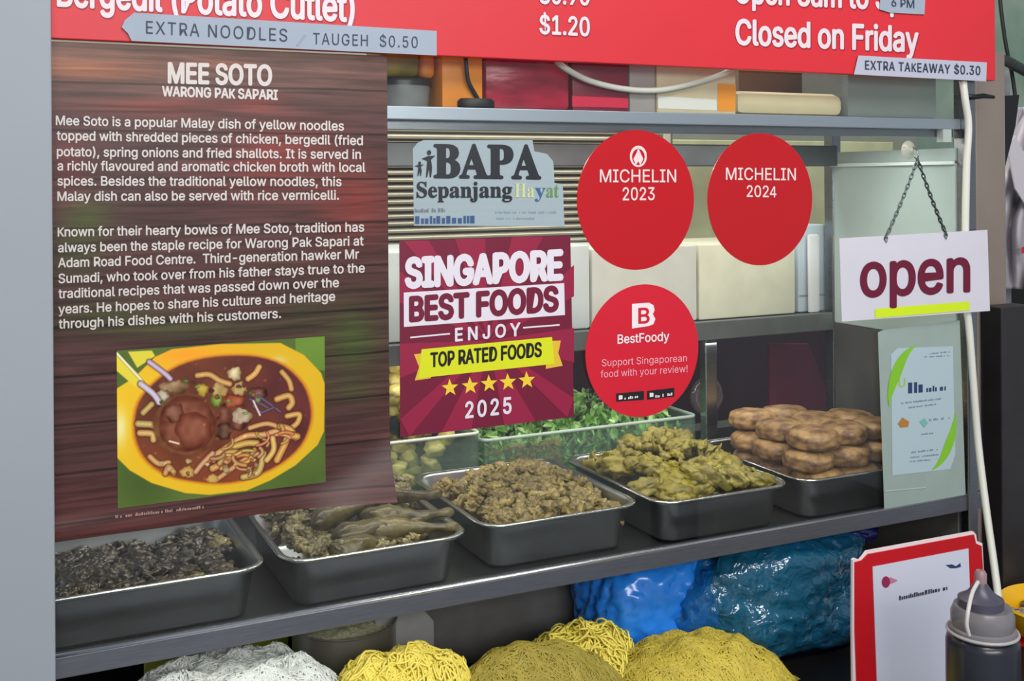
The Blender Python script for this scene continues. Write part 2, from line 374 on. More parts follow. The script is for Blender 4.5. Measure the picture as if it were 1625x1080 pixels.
poly([(908, 152), (997, 156), (997, 171), (908, 169)], front(0.03), t, mat('bright_crimson', (205, 22, 62), .4), name='printed_band')
t = sbox('grey_box', 999, 1040, 100, mat('warm_grey_box', (158, 150, 146), 0.5, var=.05), 'narrow warm grey box on the upper shelf between crimson and cream boxes', 'box', zt=1.76)
t = sbox('cream_box', 1042, 1168, 100, mat('cream_box', (205, 190, 158), 0.5, var=.06), 'cream cardboard box with an orange end flap on the upper shelf', 'box', zt=1.76)
poly([(1139, 132), (1168, 134), (1167, 176.5), (1139, 176)], front(0.03), t, mat('orange_flap', (232, 146, 30), .45), name='end_flap')
poly([(1044, 152), (1137, 158), (1138, 175), (1044, 172)], front(0.03), t, mat('white_flap', (220, 220, 212), .45), name='printed_band')
t = sbox('foam_tray_stack', 1170, 1340, 143, mat('beige_foam', (200, 188, 152), 0.6, var=.03), 'beige foam tray lying on the upper shelf', 'foam tray', bevel=.014, dep=.14)
t = sbox('brown_carton', 1172, 1338, 100, mat('brown_carton', (120, 104, 84), 0.6, var=.05), 'brown carton standing behind the beige foam tray', 'carton', Y=.2, dep=.1, zt=1.78)
t = sbox('plastic_crate', 1345, 1488, 100, glass_mat('clear_tub', (.75, .8, .78), 1.5, .45, (150, 158, 156)), 'cloudy grey plastic crate at the right end of the upper shelf', 'crate', zt=1.77, bevel=.008)

# ================================================================== BANNER
bn = thing('menu_banner', 'large red menu banner along the top of the stall', 'banner', (0.84, -0.02, 1.717))
YB = -0.022; plB = front(YB)
obj('banner_board', B((0.0665, YB, 1.7168), (1.590, -0.008, 2.02)), REDB, bn, bevel=0.0012)
LET = mat('banner_lettering', (218, 206, 212), 0.4)
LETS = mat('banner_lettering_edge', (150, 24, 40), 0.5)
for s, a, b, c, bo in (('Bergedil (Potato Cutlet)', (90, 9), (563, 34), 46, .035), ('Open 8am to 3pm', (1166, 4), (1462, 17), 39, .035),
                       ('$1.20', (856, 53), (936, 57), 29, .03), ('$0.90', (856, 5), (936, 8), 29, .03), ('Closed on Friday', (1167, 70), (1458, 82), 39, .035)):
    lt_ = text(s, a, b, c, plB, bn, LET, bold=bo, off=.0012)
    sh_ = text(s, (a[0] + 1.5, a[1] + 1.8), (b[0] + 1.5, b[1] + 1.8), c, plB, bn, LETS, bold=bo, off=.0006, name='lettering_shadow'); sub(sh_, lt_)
INK = mat('navy_marker_ink', (44, 52, 74), 0.6)
STRIP = mat('grey_paper_strip', (150, 162, 178), 0.55, var=.03)
st = thing('paper_strip', 'long pale strip handwritten with extra noodles price, taped to the red banner', 'paper strip', P(450, 68, YB - .002), 'handwritten strips taped on the banner')
plS = front(YB - .003)
poly([(213, 20), (693, 49), (693, 88), (209, 65), (203, 53), (193, 43), (198, 32)], plS, st, STRIP, off=0, thick=.0012, name='strip_sheet')
text('EXTRA NOODLES', (232, 53), (456, 66), 20, plS, st, INK, bold=-.004, space=1.15)
text('/', (470, 70), (487, 70), 14, plS, st, mat('faint_ink', (140, 150, 168), .6))
text('TAUGEH  $0.50', (497, 70), (663, 76), 18, plS, st, INK, bold=-.004, space=1.15)
st = thing('paper_strip', 'small pale strip handwritten with extra takeaway price below the closing day', 'paper strip', P(1460, 110, YB - .002), 'handwritten strips taped on the banner')
poly([(1362, 88), (1566, 99), (1565, 129), (1355, 118)], plS, st, mat('white_strip', (176, 180, 196), .5), off=0, thick=.0012, name='strip_sheet')
text('EXTRA TAKEAWAY $0.30', (1373, 110), (1556, 119), 14, plS, st, INK, bold=.02, space=1.1)
st = thing('paper_patch', 'small pale paper patch correcting the closing hour at the banner top', 'paper patch', P(1432, 8, YB - .002), 'handwritten strips taped on the banner')
poly([(1398, -30), (1470, -30), (1467, 23), (1412, 20), (1396, 15)], plS, st, STRIP, off=0, thick=.0012, name='strip_sheet')
text('6 PM', (1415, 10), (1451, 13), 13, plS, st, INK, bold=.01)

# ================================================================== POSTER
def raster_bowl(X, Y):
    """flat print of the dish : colours as functions of photo-crop coordinates (1415 x 1080)"""
    n = X.shape; C = np.zeros(n + (3,))
    def srgb(r, g, b): return np.array([r, g, b], float)
    rs = np.random.RandomState(3)
    def nz(sc, seed):
        r2 = np.random.RandomState(seed); o = np.zeros(n)
        for k in range(10):
            a = r2.uniform(0, 6.28); fr = sc * r2.uniform(.5, 1.6); o += np.sin((X * math.cos(a) + Y * math.sin(a)) * fr + r2.uniform(0, 6.28))
        return o / 4.0
    g = srgb(80, 102, 40); C[:] = g
    C += (nz(.012, 1) * 8)[..., None] * np.array([1, 1, .5]); C += ((Y < 250) & (X > 1150))[..., None] * np.array([22, 34, 4])
    def blend(mask, col): C[:] = C * (1 - mask[..., None]) + col * mask[..., None]
    def inpoly(pts, soft=4):
        inside = np.zeros(n, bool); j = len(pts) - 1; dmin = np.full(n, 1e9)
        for i in range(len(pts)):
            xi, yi = pts[i]; xj, yj = pts[j]
            if yi != yj: inside ^= ((yi > Y) != (yj > Y)) & (X < (xj - xi) * (Y - yi) / (yj - yi) + xi)
            dx, dy = xj - xi, yj - yi; t = np.clip(((X - xi) * dx + (Y - yi) * dy) / max(dx * dx + dy * dy, 1e-6), 0, 1)
            dmin = np.minimum(dmin, np.hypot(X - xi - t * dx, Y - yi - t * dy)); j = i
        return np.clip(np.where(inside, dmin, -dmin) / soft + .5, 0, 1)
    def stroke(pts, w, col, hi=35, lo=60):
        d = np.full(n, 1e9)
        for i in range(len(pts) - 1):
            (xi, yi), (xj, yj) = pts[i], pts[i + 1]; dx, dy = xj - xi, yj - yi
            t = np.clip(((X - xi) * dx + (Y - yi) * dy) / (dx * dx + dy * dy + 1e-6), 0, 1); d = np.minimum(d, np.hypot(X - xi - t * dx, Y - yi - t * dy))
        q = np.clip(1 - d / w, 0, 1); mk = np.clip((w * 1.35 - d) / 5, 0, 1) * .55; blend(mk, srgb(70, 26, 12)[None, None, :] * np.ones(n + (3,)))
        cc = np.array(col)[None, None, :] + (q * (hi + lo) - lo)[..., None]; blend(np.clip((w - d) / 4, 0, 1), cc)
    def curve(pts, k=10):
        P_ = np.array(pts, float); out = []
        for i in range(len(P_) - 1):
            p0 = P_[max(i - 1, 0)]; p1 = P_[i]; p2 = P_[i + 1]; p3 = P_[min(i + 2, len(P_) - 1)]
            for t in np.linspace(0, 1, k, endpoint=False):
                out.append(.5 * ((2 * p1) + (p2 - p0) * t + (2 * p0 - 5 * p1 + 4 * p2 - p3) * t * t + (3 * p1 - p0 - 3 * p2 + p3) * t ** 3))
        out.append(P_[-1]); return [tuple(p) for p in out]
    def closed(pts, k=6):
        Pn = [np.array(p, float) for p in pts]; n_ = len(Pn); out = []
        for i in range(n_):
            p0, p1, p2, p3 = Pn[i - 1], Pn[i], Pn[(i + 1) % n_], Pn[(i + 2) % n_]
            for t in np.linspace(0, 1, k, endpoint=False): out.append(tuple(.5 * ((2 * p1) + (p2 - p0) * t + (2 * p0 - 5 * p1 + 4 * p2 - p3) * t * t + (3 * p1 - p0 - 3 * p2 + p3) * t ** 3)))
        return out
    rim = [(90, 360), (200, 290), (320, 170), (420, 125), (700, 95), (1060, 88), (1200, 160), (1300, 265), (1322, 330), (1318, 610), (1280, 690), (1150, 810), (1000, 900),
           (860, 960), (640, 985), (500, 975), (300, 915), (170, 840), (95, 765)]
    yel = np.zeros(n + (3,)); t = np.clip((X - 90) / 1200, 0, 1)[..., None]
    yel[:] = srgb(242, 196, 30) * (1 - t) + srgb(222, 178, 24) * t; yel += (nz(.006, 8) * 6)[..., None]
    top = np.clip(1 - np.abs(Y - 160) / 130, 0, 1) * np.clip(1 - np.abs(X - 520) / 420, 0, 1); yel = yel * (1 - top[..., None]) + srgb(250, 160, 30) * top[..., None]
    gl = np.exp(-(((X - 115) / 40) ** 2 + ((Y - 590) / 110) ** 2)); yel = yel + gl[..., None] * np.array([5, 40, 130])
    gl = np.exp(-(((X - 1050) / 50) ** 2 + ((Y - 190) / 25) ** 2)); yel = yel + gl[..., None] * np.array([0, 20, 90])
    blend(inpoly(rim, 6), yel)
    rim = closed(rim, 3)
    soup = [(200, 560), (225, 440), (300, 340), (420, 245), (560, 190), (740, 165), (930, 172), (1080, 225), (1190, 330), (1235, 450), (1235, 560), (1180, 690), (1060, 800), (880, 885), (720, 915),
            (560, 905), (400, 870), (280, 790), (215, 680)]
    soup = closed(soup, 3)
    so = np.zeros(n + (3,)); so[:] = srgb(106, 50, 30); so += (nz(.02, 4) * 12)[..., None] * np.array([1, .6, .4]); so += (np.clip((X - 700) / 500, 0, 1) * 8)[..., None] * np.array([-1.5, -1.5, 1])
    lo = np.clip((Y - 600) / 300, 0, 1); so += lo[..., None] * np.array([25, 14, 2])
    blend(inpoly([((x - 715) * 1.03 + 715, (y - 545) * 1.03 + 545) for x, y in soup], 16), srgb(215, 130, 20) * np.ones(n + (3,))); blend(inpoly(soup, 12), so)
    N_ = srgb(206, 166, 100)
    for c in ([(620, 790), (720, 720), (850, 640), (960, 630), (1060, 600)], [(660, 830), (760, 770), (770, 700)], [(690, 890), (760, 840), (860, 770), (930, 745), (945, 800), (900, 860)],
              [(840, 880), (930, 850), (960, 740)], [(880, 590), (980, 565), (1060, 590), (1100, 620)], [(1110, 600), (1160, 560), (1170, 510), (1100, 520)], [(1150, 650), (1120, 600), (1060, 580)],
              [(980, 780), (1020, 720), (1015, 650)], [(1040, 780), (1080, 700), (1110, 640), (1160, 640)], [(1040, 420), (1110, 400), (1130, 440), (1110, 470)], [(570, 280), (640, 275), (700, 310), (760, 330)],
              [(870, 300), (910, 270), (935, 230)], [(1070, 260), (1110, 310), (1125, 360)], [(250, 500), (300, 450)], [(230, 620), (300, 625), (310, 660)], [(290, 760), (340, 800), (400, 795)],
              [(380, 860), (400, 820), (430, 850)], [(220, 565), (310, 570)], [(790, 700), (860, 680), (920, 680)], [(700, 800), (740, 740), (800, 730)], [(560, 850), (600, 800), (660, 740)]):
        stroke(curve(c), rs.uniform(16, 22), N_ + rs.uniform(-18, 14, 3), 25, 55)
    def lump(cx, cy, rx, ry, col, seed, amp=26, rot=0.0, wb=1.0):
        a = np.arctan2(Y - cy, X - cx); wob = 1 + wb * (.10 * np.sin(3 * a + seed) + .07 * np.sin(7 * a + seed * 2)); dx = (X - cx) * math.cos(rot) + (Y - cy) * math.sin(rot); dy = -(X - cx) * math.sin(rot) + (Y - cy) * math.cos(rot)
        r = np.hypot(dx / rx, dy / ry) / wob; cc = np.array(col)[None, None, :] + (nz(.07, seed) * amp - np.clip(r - .55, 0, 1) * 110)[..., None]; blend(np.clip((1.02 - r) * 12, 0, 1), cc)
    pass
    lump(440, 350, 90, 40, srgb(150, 118, 84), 11); lump(380, 420, 50, 50, srgb(120, 90, 60), 12); lump(360, 400, 40, 30, srgb(196, 186, 160), 13)
    lump(700, 370, 45, 45, srgb(190, 160, 100), 14); lump(600, 365, 34, 40, srgb(186, 160, 60), 15); lump(680, 430, 36, 36, srgb(120, 140, 50), 16); lump(790, 270, 42, 40, srgb(205, 185, 140), 17)
    lump(820, 360, 45, 40, srgb(196, 168, 110), 18); lump(780, 520, 95, 100, srgb(112, 62, 44), 19, 34); lump(830, 520, 60, 45, srgb(200, 176, 150), 20); lump(780, 430, 60, 40, srgb(165, 84, 50), 21)
    lump(930, 390, 55, 45, srgb(120, 74, 62), 22, 34); lump(720, 610, 60, 50, srgb(96, 62, 44), 23, 30); lump(510, 850, 42, 34, srgb(206, 166, 92), 24, 10); lump(660, 890, 36, 26, srgb(212, 170, 96), 25, 10)
    for c in ([(880, 420), (950, 450), (1000, 480)], [(930, 400), (1000, 450), (1060, 495)], [(900, 460), (950, 500), (1020, 470)]): stroke(c, 10, srgb(84, 66, 88), 30, 30)
    stroke([(900, 430), (940, 515)], 7, srgb(220, 205, 200), 20, 10); stroke([(405, 668), (460, 683)], 7, srgb(240, 215, 180), 10, 5)
    blend(inpoly([(90, 140), (240, 290), (235, 330), (205, 350), (90, 250)], 4), srgb(232, 214, 60) * np.ones(n + (3,))); blend(inpoly([(160, 140), (300, 133), (320, 165), (215, 235)], 4), srgb(226, 212, 60) * np.ones(n + (3,)))
    stroke([(95, 150), (250, 320)], 9, srgb(240, 238, 190), 5, 5)
    stroke(curve([(235, 330), (310, 390), (350, 450), (370, 490)]), 19, srgb(196, 182, 196), 30, 40); stroke(curve([(285, 200), (340, 240), (385, 275), (410, 300)]), 17, srgb(180, 160, 184), 40, 50)
    r3 = np.random.RandomState(12)
    for _ in range(26):
        cx_, cy_ = r3.uniform(640, 1150), r3.uniform(600, 860)
        if ((cx_ - 715) / 480) ** 2 + ((cy_ - 545) / 340) ** 2 > .92: continue
        R3 = r3.uniform(40, 90); a3 = r3.uniform(0, 6.28); da = r3.uniform(.8, 2.0)
        stroke([(cx_ + R3 * math.cos(a3 + da * t), cy_ + R3 * .6 * math.sin(a3 + da * t)) for t in np.linspace(0, 1, 7)], r3.uniform(9, 14), srgb(190, 142, 80) + r3.uniform(-24, 20, 3), 30, 55)
    for _ in range(40):
        lump(r3.uniform(330, 960), r3.uniform(290, 520) if _ % 2 else r3.uniform(760, 880), r3.uniform(10, 22), r3.uniform(8, 16), srgb(*[(150, 110, 76), (110, 64, 44), (196, 170, 120), (96, 120, 50)][_ % 4]), 40 + _, 30)
    lump(500, 572, 196, 188, srgb(150, 104, 70), 5, 12, 0, .15); lump(508, 566, 172, 172, srgb(138, 80, 58), 7, 14, -.3, .15); lump(545, 600, 110, 110, srgb(142, 80, 58), 9, 10, 0, .5); lump(430, 500, 60, 60, srgb(130, 80, 60), 10, 14, 0, .9)
    stroke([(405, 668), (460, 683)], 7, srgb(240, 215, 180), 10, 5)
    sp = np.clip(nz(.11, 30) - 1.1, 0, 1) * (inpoly(soup, 12)); C += sp[..., None] * np.array([70, 55, 30])
    return np.clip(C, 0, 255)
po = thing('dish_poster', 'tall brown wood-look poster about noodle soup stuck on the glass', 'poster', (0.273, -0.006, 1.13))
YP = -0.007; PX0, PX1, PZ0, PZ1 = 0.0672, 0.4792, 1.1315, 1.7150
def curl(x, z):
    u = (x - PX0) / (PX1 - PX0); w = (z - PZ0) / (PZ1 - PZ0)
    d = max(0.0, (u - .60) / .4 + (.16 - w) / .16 - 1.0); y = 0.030 * min(d, 1.2) ** 1.8
    y += 0.0035 * math.exp(-((w - .018) / .02) ** 2) * (1 - u)
    cr_ = abs((z - (1.704 - (x - .440) * 1.0)))           # small crease at the top right
    if x > .42 and w > .90: y += 0.0012 * math.exp(-(cr_ / .003) ** 2)
    return y
def col_grid(name, x0, x1, z0, z1, nx, nz_, yfun, colfun, material, parent):
    xs = np.linspace(x0, x1, nx + 1); zs = np.linspace(z0, z1, nz_ + 1); Xg, Zg = np.meshgrid(xs, zs)
    Yg = yfun(Xg, Zg); v = np.stack([Xg, Yg, Zg], -1).reshape(-1, 3) - np.array(parent['_o'])
    i = np.arange(nx); j = np.arange(nz_); I, J = np.meshgrid(i, j); a = (J * (nx + 1) + I).ravel(); fc = np.stack([a, a + 1, a + nx + 2, a + nx + 1], -1)
    me = bpy.data.meshes.new(name); me.vertices.add(len(v)); me.vertices.foreach_set('co', v.ravel()); me.loops.add(fc.size); me.loops.foreach_set('vertex_index', fc.ravel().astype(np.int32))
    me.polygons.add(len(fc)); me.polygons.foreach_set('loop_start', np.arange(0, fc.size, 4, dtype=np.int32)); me.update(calc_edges=True)
    me.polygons.foreach_set('use_smooth', np.ones(len(fc), bool))
    C = colfun(Xg, Zg).reshape(-1, 3) / 255.0; C = np.where(C <= .04045, C / 12.92, ((C + .055) / 1.055) ** 2.4)
    at = me.color_attributes.new('Col', 'FLOAT_COLOR', 'POINT'); at.data.foreach_set('color', np.concatenate([C, np.ones((len(C), 1))], 1).ravel())
    me.materials.append(material); o = bpy.data.objects.new(name, me); COL.objects.link(o); o.parent = parent; o['_o'] = parent['_o']; return o
def projarr(X, Y, Z):
    a = (X * cr.x + (Y + DIST) * cr.y + (Z - EYE) * cr.z); b = (X * cu.x + (Y + DIST) * cu.y + (Z - EYE) * cu.z); c = X * fw.x + (Y + DIST) * fw.y
    return PX + F * a / c, PY - F * b / c
def wood_tint(X, Z):      # slow colour drift of the printed boards : red, green and grey stains of the print
    px, py = projarr(X, np.full(X.shape, YP), Z); C = np.zeros(X.shape + (3,)); C[:] = (72, 46, 44)
    topk = np.clip((190 - py) / 110, 0, 1)[..., None]; C = C * (1 - topk) + np.array([112, 78, 66]) * topk
    botk = np.clip((py - 740) / 60, 0, 1)[..., None]; C = C * (1 - botk) + np.array([80, 46, 44]) * botk
    for x, y, rx, ry, c, k in ((430, 250, 70, 60, (150, 44, 36), .55), (560, 320, 60, 60, (150, 44, 36), .5), (500, 230, 60, 40, (130, 44, 36), .35), (260, 170, 120, 14, (150, 50, 40), .5), (410, 160, 40, 14, (160, 50, 40), .5),
                               (110, 260, 30, 50, (130, 36, 34), .4), (330, 290, 60, 40, (120, 36, 34), .25), (140, 110, 120, 18, (165, 96, 58), .6), (350, 102, 60, 10, (160, 84, 50), .45),
                               (140, 345, 40, 30, (66, 90, 30), .6), (120, 400, 40, 40, (56, 84, 30), .5), (170, 500, 90, 25, (52, 78, 30), .45), (300, 520, 160, 18, (52, 74, 30), .5), (560, 540, 45, 60, (58, 92, 34), .6),
                               (480, 490, 40, 30, (54, 80, 34), .35), (560, 620, 40, 20, (54, 80, 34), .35), (440, 420, 120, 30, (90, 60, 50), .3)):
        w = (np.exp(-(((px - x) / rx) ** 2 + ((py - y) / ry) ** 2)) * k)[..., None]; C = C * (1 - w) + np.array(c) * w
    return C
Wm = bpy.data.materials.new('printed_wood'); Wm.use_nodes = True; N = Wm.node_tree.nodes; K = Wm.node_tree.links; bs = N['Principled BSDF']
at = N.new('ShaderNodeAttribute'); at.attribute_name = 'Col'; tc = N.new('ShaderNodeTexCoord'); mp = N.new('ShaderNodeMapping'); mp.inputs['Scale'].default_value = (7, 7, 150)
K.new(tc.outputs['Object'], mp.inputs[0]); n1 = N.new('ShaderNodeTexNoise'); n1.inputs['Scale'].default_value = 1.0; n1.inputs['Detail'].default_value = 7; n1.inputs['Distortion'].default_value = .6; K.new(mp.outputs[0], n1.inputs['Vector'])
r1 = N.new('ShaderNodeMapRange'); r1.inputs[1].default_value = .3; r1.inputs[2].default_value = .72; r1.inputs[3].default_value = .5; r1.inputs[4].default_value = 1.7; K.new(n1.outputs['Fac'], r1.inputs[0])
sx = N.new('ShaderNodeSeparateXYZ'); K.new(tc.outputs['Object'], sx.inputs[0])
n2 = N.new('ShaderNodeTexNoise'); n2.inputs['Scale'].default_value = 6; K.new(tc.outputs['Object'], n2.inputs['Vector'])
def mth(op, a, b=None):
    q = N.new('ShaderNodeMath'); q.operation = op
    for i_, v_ in enumerate((a, b)):
        if v_ is None: continue
        if isinstance(v_, (int, float)): q.inputs[i_].default_value = v_
        else: K.new(v_, q.inputs[i_])
    return q.outputs[0]
zz = mth('ADD', sx.outputs['Z'], mth('MULTIPLY', n2.outputs['Fac'], .006)); fr = mth('FRACT', mth('DIVIDE', mth('ADD', zz, .0335), .0575))
jd = mth('ABSOLUTE', mth('SUBTRACT', fr, .5)); jl = mth('GREATER_THAN', jd, .475); dk = mth('SUBTRACT', 1.0, mth('MULTIPLY', jl, .62))
mul = mth('MULTIPLY', r1.outputs[0], dk); vm = N.new('ShaderNodeVectorMath'); vm.operation = 'SCALE'; K.new(at.outputs['Color'], vm.inputs[0]); K.new(mul, vm.inputs['Scale']); K.new(vm.outputs[0], bs.inputs['Base Color'])
bs.inputs['Roughness'].default_value = .36; bs.inputs['Specular IOR Level'].default_value = .3
curlv = np.vectorize(curl)
col_grid('poster_sheet', PX0, PX1, PZ0, PZ1, 60, 84, lambda X, Z: YP - curlv(X, Z), wood_tint, Wm, po)
plP = front(YP); c0 = P(184, 556, YP); c1 = P(516, 540, YP); c2 = P(187, 808, YP)
def bowl_col(X, Z):
    px, py = projarr(X, np.full(X.shape, YP), Z); return raster_bowl((px - 160) * 3.7237, (py - 520) * 3.7237)
zl0, zl1 = P(187, 806, YP).z, P(184, 556, YP).z
col_grid('dish_photo', P(186, 700, YP).x, P(516, 700, YP).x, zl0, zl1, 330, 250, lambda X, Z: YP - .0009 - curlv(X, Z), bowl_col, attr_mat('photo_print', .36, .4), po)
TW = mat('poster_text', (208, 200, 196), .45)
text('MEE SOTO', (266, 131), (432, 135), 31, plP, po, TW, bold=.05)
text('WARONG PAK SAPARI', (257, 152), (441, 158), 15, plP, po, TW, bold=.05)
for s, a, b in (("Mee Soto is a popular Malay dish of yellow noodles", (88.5, 198), (546, 207)), ("topped with shredded pieces of chicken, bergedil (fried", (90, 222), (576, 230)),
                ("potato), spring onions and fried shallots. It is served in", (90, 247.5), (573, 252)), ("a richly flavoured and aromatic chicken broth with local", (91, 270), (580, 272.5)),
                ("spices. Besides the traditional yellow noodles, this", (91, 294), (542, 295)), ("Malay dish can also be served with rice vermicelli.", (91, 318.5), (538, 316.5)),
                ("Known for their hearty bowls of Mee Soto, tradition has", (91.5, 375), (578, 367)), ("always been the staple recipe for Warong Pak Sapari at", (92, 400), (577, 389)),
                ("Adam Road Food Centre.  Third-generation hawker Mr", (92, 424), (570, 410)), ("Sumadi, who took over from his father stays true to the", (92.6, 449), (579, 432)),
                ("traditional recipes that was passed down over the", (92.6, 473), (538, 455)), ("years. He hopes to share his culture and heritage", (92.6, 497.5), (532, 477)),
                ("through his dishes with his customers.", (93, 521), (446, 504))):
    text(s, a, b, 14.5, plP, po, TW, bold=.028)
scribble((183, 822), (325, 806), 5, plP, po, mat('faint_print', (170, 130, 120), .5), 4, off=.003)

# ================================================================== STICKERS ON THE GLASS
YS = -0.0045; plG = front(YS)
def disc(label, cx, cy, rx, rz, m_, name='round_sticker'):
    c = P(cx, cy, YS); t = thing(name, label, 'sticker', (c.x, YS, c.z - rz), 'red round stickers on the glass'); mb = MB(); n = 72
    mb.prism([(c.x + rx * math.cos(2 * math.pi * i / n), YS, c.z + rz * math.sin(2 * math.pi * i / n)) for i in range(n)], (0, .0012, 0)); obj('sticker_disc', mb, m_, t); return t
SW = mat('sticker_white', (235, 208, 208), .4)
s1 = disc('round red sticker dated 2023, left of its 2024 twin', 1011, 317, .101, .1035, REDS)
text('MICHELIN', (952, 289), (1073, 289), 20, plG, s1, SW, bold=.01); text('2023', (988, 317.5), (1039, 317), 20, plG, s1, SW, bold=.015)
ringpoly(ell(1013, 248, 13.5, 17), ell(1013, 249, 10, 13), plG, s1, SW); poly([(1013, 234), (1017, 244), (1021, 252), (1016, 262), (1013, 256), (1009, 262), (1005, 252), (1010, 243)], plG, s1, SW, off=.0008)
s2 = disc('round red sticker dated 2024, nearest the open sign', 1208, 316, .1015, .1035, mat('red_sticker_2', (180, 16, 24), .3))
text('MICHELIN', (1152, 285), (1263, 286), 19, plG, s2, SW, bold=.01); text('2024', (1185, 312), (1232, 313), 18, plG, s2, SW, bold=.015)
s3 = disc('round bright red sticker with a white letter logo, lowest of three', 1021, 556, .098, .098, mat('red_sticker_3', (206, 24, 46), .35))
plain = mat('sticker_white_2', (240, 225, 230), .4)
poly([(1003, 482), (1030, 480), (1037, 484), (1039, 492), (1036, 498), (1040, 506), (1037, 514), (1030, 517), (1003, 521)], plG, s3, plain, name='logo', off=.0006)
text('B', (1013, 513), (1031, 512), 24, plG, s3, MATS['red_sticker_3'], bold=.03, off=.001)
text('BestFoody', (980, 545), (1062, 540), 14, plG, s3, plain, bold=.02)
text('Support Singaporean', (955, 581), (1090, 573), 11, plG, s3, mat('pink_print', (240, 170, 185), .4)); text('food with your review!', (953, 599), (1091, 590), 11, plG, s3, MATS['pink_print'])
for q, lo in (([(978, 624), (1022, 620), (1022, 634), (978, 637)], 982), ([(1027, 620), (1070, 615), (1070, 629), (1027, 634)], 1031)):
    poly(q, plG, s3, DARK, name='store_badge'); scribble((lo + 9, q[3][1] - 3), (lo + 36, q[3][1] - 7), 4.5, plG, s3, WHITE, lo); poly([(lo, q[0][1] + 3), (lo + 6, q[0][1] + 3), (lo + 6, q[0][1] + 9), (lo, q[0][1] + 10)], plG, s3, WHITE, off=.0009)

# Singapore Best Foods poster
MA1 = mat('maroon_print', (112, 14, 48), .4); MA2 = mat('maroon_ray', (146, 24, 62), .4); PW = mat('print_white', (222, 216, 226), .4); YG = mat('ribbon_yellow_green', (214, 220, 24), .4); YD = mat('ribbon_fold', (222, 184, 50), .4)
sb = thing('award_poster', 'square maroon best foods award poster with five yellow stars', 'poster', P(772, 693, YS))
Q = [(633.4, 382), (905, 373), (911, 661), (635, 693.5)]
poly(Q, plG, sb, MA1, off=.0, thick=.0012, name='poster_sheet')
def lerp(a, b, t): return (a[0] + (b[0] - a[0]) * t, a[1] + (b[1] - a[1]) * t)
for a, b in (((640, 382), (680, 381)), ((722, 379), (770, 378)), ((812, 376), (862, 375)), ((911, 420), (911, 470)), ((911, 520), (911, 575)), ((911, 632), (900, 662)), ((850, 668), (800, 674)), ((748, 680), (700, 686)), ((650, 692), (635, 665)), ((635, 600), (634, 545)), ((634, 480), (634, 430))):
    poly([(775, 540), a, b], plG, sb, MA2, off=.0004, name='printed_ray')
text('SINGAPORE', (642, 455), (894, 442), 44, plG, sb, PW, bold=.07, off=.0012)
poly([(640.7, 464), (895.3, 449), (896.5, 499.5), (641, 518.5)], plG, sb, PW, off=.0008, name='printed_box')
text('BEST FOODS', (649, 509), (887, 492), 37, plG, sb, MA1, bold=.065, off=.0012)
text('ENJOY', (722, 541), (826, 532), 20, plG, sb, PW, bold=.04, space=1.35, off=.0012)
poly([(651, 534), (714, 528), (714, 530.5), (651, 536.5)], plG, sb, PW, off=.0008, name='printed_line'); poly([(830, 518.5), (888, 514), (888, 516.5), (830, 521)], plG, sb, PW, off=.0008, name='printed_line')
poly([(657, 562), (672, 560), (690, 585), (683, 600), (658, 603.5), (665, 582)], plG, sb, YD, off=.0008, name='ribbon_tail'); poly([(870, 541), (890, 540), (886, 560), (893, 580), (866, 585)], plG, sb, YD, off=.0008, name='ribbon_tail')
rib_ = poly([(669, 554), (876, 534.5), (880, 577), (690, 597), (664, 600)], plG, sb, YG, off=.0010, name='ribbon')
sub(text('TOP RATED FOODS', (683, 582), (860, 565), 22, plG, sb, mat('black_print', (20, 18, 18), .4), bold=.04, off=.0014), rib_)
for i, (x, y) in enumerate(((714, 615), (746, 612), (776, 608.5), (806, 606), (836, 603))):
    pts = []
    for k in range(10):
        r = 14.5 if k % 2 == 0 else 6; a = -math.pi / 2 + k * math.pi / 5 - .06; pts.append((x + r * math.cos(a) * .95, y + r * math.sin(a)))
    poly(pts, plG, sb, mat('star_yellow', (236, 204, 52), .4), off=.0010, name='star')
text('2025', (738, 663), (812, 655), 25, plG, sb, PW, bold=.035, space=1.2, off=.0012)

# BAPA plate
BP = glass_mat('cloudy_film', (.9, .93, .95), .6, .82, (168, 184, 190))
ba = thing('clear_sticker', 'pale translucent sticker with large black lettering left of round stickers', 'sticker', P(775, 360, YS))
poly([(655, 236), (662, 227), (672, 222), (845, 222), (848, 240), (868, 244), (878, 256), (880, 290), (893, 292), (896, 359), (657, 358)], plG, ba, BP, off=0, thick=.0008, name='film')
BK = mat('bapa_black', (34, 38, 44), .35)
MF = FONT_MATH
def bf(s):
    if not MF: return s
    return ''.join(chr(0x1D400 + ord(c) - 65) if c.isupper() else chr(0x1D41A + ord(c) - 97) if c.islower() else c for c in s)
text(bf('BAPA'), (688, 281), (859, 283), 51, plG, ba, BK, bold=.035, font=MF)
text(bf('Sepanjang'), (661, 313), (813, 313), 24, plG, ba, BK, bold=.02, font=MF)
text(bf('Ha'), (817, 313), (848, 313), 22, plG, ba, mat('pale_lime_print', (196, 206, 150), .4), font=MF); text(bf('y'), (849, 313), (866, 313), 22, plG, ba, mat('blue_print', (50, 96, 140), .4), font=MF); text(bf('at'), (867, 313), (887, 313), 22, plG, ba, mat('green_print', (96, 140, 80), .4), font=MF)
